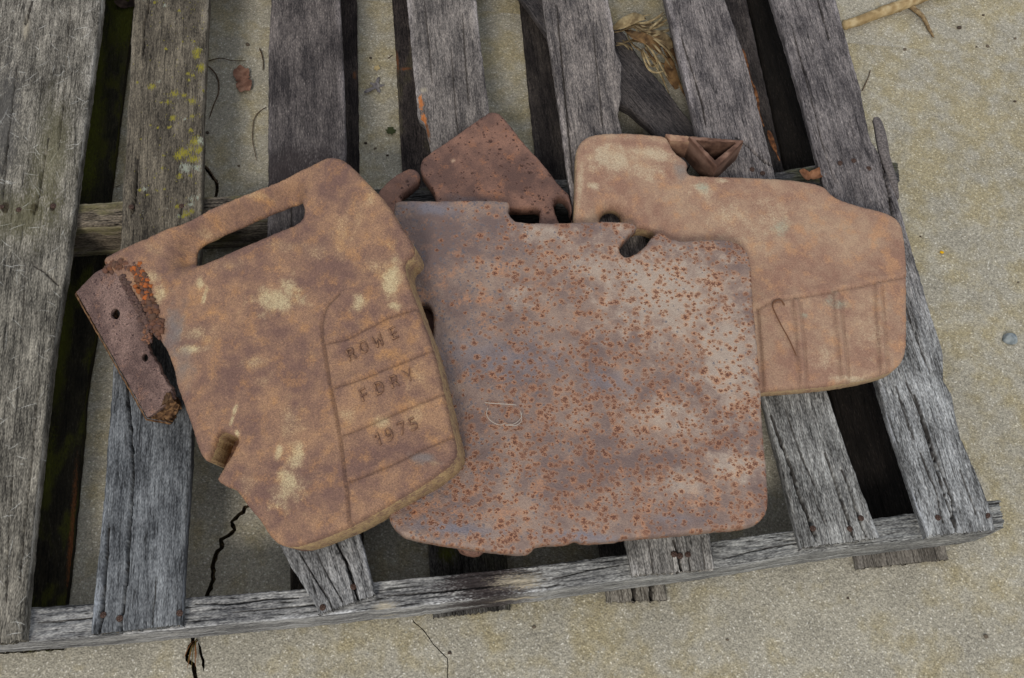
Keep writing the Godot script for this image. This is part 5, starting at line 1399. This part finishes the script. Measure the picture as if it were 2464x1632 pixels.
	var hk: Array = [[127.8,85.0,-1205.7,145.1,90.0,-1210.6,166.1,92.0,-1224.2,179.4,90.0,-1229.4],[156.2,85.0,-1227.6,180.0,100.0,-1198.0,210.1,90.0,-1217.9,221.6,85.0,-1235.0],[153.2,85.0,-1203.9,166.3,100.0,-1173.5,188.2,98.0,-1164.1,211.1,90.0,-1155.5],[166.7,90.0,-1214.9,176.8,100.0,-1179.3,196.1,95.0,-1149.5,207.5,80.0,-1132.0],[140.3,80.0,-1179.1,160.5,90.0,-1177.2,180.7,100.0,-1166.0],[187.2,100.0,-1194.2,209.8,95.0,-1182.8,225.2,90.0,-1166.1],[178.8,90.0,-1161.0,190.9,85.0,-1139.5,202.4,80.0,-1137.8,214.4,80.0,-1146.3],[159.3,90.0,-1218.7,186.7,100.0,-1217.3,216.9,90.0,-1248.8],[184.2,100.0,-1171.0,201.7,100.0,-1186.6,226.2,90.0,-1207.6],[223.6,80.0,-1156.4,233.0,70.0,-1129.7,242.2,60.0,-1107.5],[219.6,80.0,-1183.4,237.7,70.0,-1157.4,247.1,60.0,-1121.5],[228.1,80.0,-1202.8,239.7,70.0,-1175.9,254.6,50.0,-1148.7]]
	for k in hk.size():
		var pts := catmull(P3(hk[k]), 6)
		var brown := k >= 9
		for rep in (5 if k < 9 else 3):
			var wide := rep == 0 and k in [0, 2, 5, 9, 11]
			var hw := []
			var off := PackedVector3Array()
			var sh := Vector3(rng.randf_range(-0.016, 0.016), rng.randf_range(-0.02, 0.004), rng.randf_range(-0.016, 0.016)) * (0.0 if rep == 0 else 1.0)
			var ph := rng.randf() * 6.0
			for i in pts.size():
				var t := float(i) / (pts.size() - 1)
				hw.append((0.0085 if wide else 0.0017) * (0.3 + sin(PI * clampf(t, 0.06, 0.94))))
				off.append(pts[i] + sh * (0.3 + 1.4 * t) + Vector3(sin(t * 5.0 + ph), cos(t * 4.0 + ph), sin(t * 3.0 + ph * 2.0)) * 0.002)
			part("strip", ribbon(off, hw, 0.0006, 0.7 if wide else 0.2), hm[2 if brown or rng.randf() < 0.12 else rng.randi() % 2], husk)
	# wires
	var wire := part("wire", tube(catmull(P3([383.1,166.5,-651.9,380.2,167.0,-657.4,376.4,168.0,-659.2,371.0,168.0,-658.0,366.7,168.0,-653.6,365.9,168.0,-646.2,371.5,167.5,-631.8,379.3,167.0,-615.2,387.5,167.0,-598.5,397.1,166.5,-574.1]), 6), 0.0011, 0.0009, 6), flat_mat(Color8(104, 72, 52), 0.7), self)
	meta(wire, "thin rusty bent wire lying beside the ribs of the right weight", "wire")
	var fibre := thing("fibre_loop", "thin white looped fibre lying on the pitted square slab", "fibre")
	var fm := flat_mat(Color8(176, 167, 156), 0.8)
	part("strand", tube(catmull(P3([-28.8,191.0,-455.6,-18.3,192.0,-455.1,0.9,192.5,-455.5,13.6,191.0,-456.1]), 5), 0.0006, 0.0005, 6), fm, fibre)
	part("strand", tube(catmull(P3([-23.8,191.5,-449.4,-24.7,191.0,-440.8,-21.3,191.0,-433.6,-13.1,191.0,-428.0,-4.8,191.0,-426.4,-0.6,193.0,-427.8,4.3,191.0,-427.8,12.9,191.0,-429.8,20.0,191.0,-437.4,21.5,192.0,-446.5]), 5), 0.0005, 0.0004, 6), fm, fibre)
	var loose := P3([-23.8,191.5,-449.4,-24.7,191.0,-440.8,-21.3,191.0,-433.6,-13.1,191.0,-428.0,-4.8,191.0,-426.4,-0.6,193.0,-427.8,4.3,191.0,-427.8,12.9,191.0,-429.8,20.0,191.0,-437.4,21.5,192.0,-446.5])
	for i in loose.size():
		loose[i] += Vector3(rng.randf_range(-0.003, 0.003), 0.0004, rng.randf_range(-0.003, 0.003))
	part("strand", tube(catmull(loose.slice(5), 5), 0.0005, 0.0004, 5), fm, fibre)
	# stones
	var st := part("stone", stone_mesh(Vector3(0.015, 0.008, 0.010), 5, 0.5), speckle_mat("slate", [Color8(104, 112, 116), Color8(132, 140, 144), Color8(154, 160, 160)], 0.02, 0.8, 14.0), self, Vector3(0.7973,0.0000,-0.7132) + Vector3(0, 0.004, 0))
	meta(st, "angular blue grey stone chip on the concrete at the right edge", "stone")
	var ye := part("petal", stone_mesh(Vector3(0.0045, 0.0012, 0.003), 6, 0.0), flat_mat(Color8(206, 160, 20)), self, Vector3(0.7023,0.0000,-0.8650) + Vector3(0, 0.0012, 0))
	meta(ye, "tiny bright yellow petal on the concrete right of the pallet", "petal")
	var pb: Array = [787.1,-1358.9,7.0,835.8,-1320.3,5.0,837.2,-1396.1,4.0,890.5,-1345.4,4.0,870.4,-1196.1,4.0,678.7,-1294.9,5.0,815.2,-1317.0,3.0,-262.5,-973.5,4.0,-239.4,-961.3,4.0,700.8,-242.7,6.0,-551.8,-975.8,5.0,-485.9,-914.1,4.0,-47.6,-158.1,4.0,65.5,-202.0,4.0,508.3,-279.7,3.0,335.2,-208.0,3.0,-297.5,-1167.3,4.0,-520.8,-1173.0,6.0,-280.3,-982.9,4.0,825.3,-820.4,3.0,670.1,-892.3,3.0]
	var where := ["at the top right, largest beside the stick", "near the upper right edge", "right of the stick's side branch", "at the right edge high up", "at the right edge, a third of the way down", "just below the stick's fork", "below the stick between two others", "just left of the leaf scrap", "below the leaf scrap", "in the lower right corner", "in the gap left of the dark second board", "above the handle of the left weight", "below the front beam beside the hairline crack", "below the front beam under the square slab", "below the front beam at the right", "near the bottom edge right of the middle", "above the pale flake", "above the reddish leaf", "under the star-shaped leaf", "right of the blue grey stone", "right of the splintered board"]
	for i in range(0, pb.size() - 2, 3):
		var r: float = pb[i + 2] * 0.00062
		var x: float = pb[i] * 0.001
		var z: float = pb[i + 1] * 0.001
		var c := Color8(72, 62, 54) if i % 2 == 0 else Color8(98, 88, 76)
		var pe := part("pebble", stone_mesh(Vector3(r * 1.2, r * 0.7, r), 20 + i, 0.0), flat_mat(c), self, Vector3(x, r * 0.4, z))
		meta(pe, "small dark pebble on the concrete " + where[i / 3], "pebble", "small dark pebbles scattered on the concrete")
	# dry grass in the crack
	var tuft := thing("grass_tuft", "dry reddish grass blades growing from the crack below the front beam", "grass", Vector3(-0.3953,0.0000,-0.1464))
	for i in 9:
		var a := rng.randf() * TAU
		var q := PackedVector3Array([Vector3(cos(a) * 0.002, -0.004, sin(a) * 0.002), Vector3(cos(a) * 0.004, 0.008, sin(a) * 0.005 + 0.006), Vector3(cos(a) * 0.009, 0.006, sin(a) * 0.006 + 0.022 + rng.randf() * 0.014)])
		part("blade", tube(catmull(q, 4), 0.0009, 0.0004, 5), flat_mat(Color8(124, 84, 52) if i % 2 == 0 else Color8(96, 84, 44)), tuft)
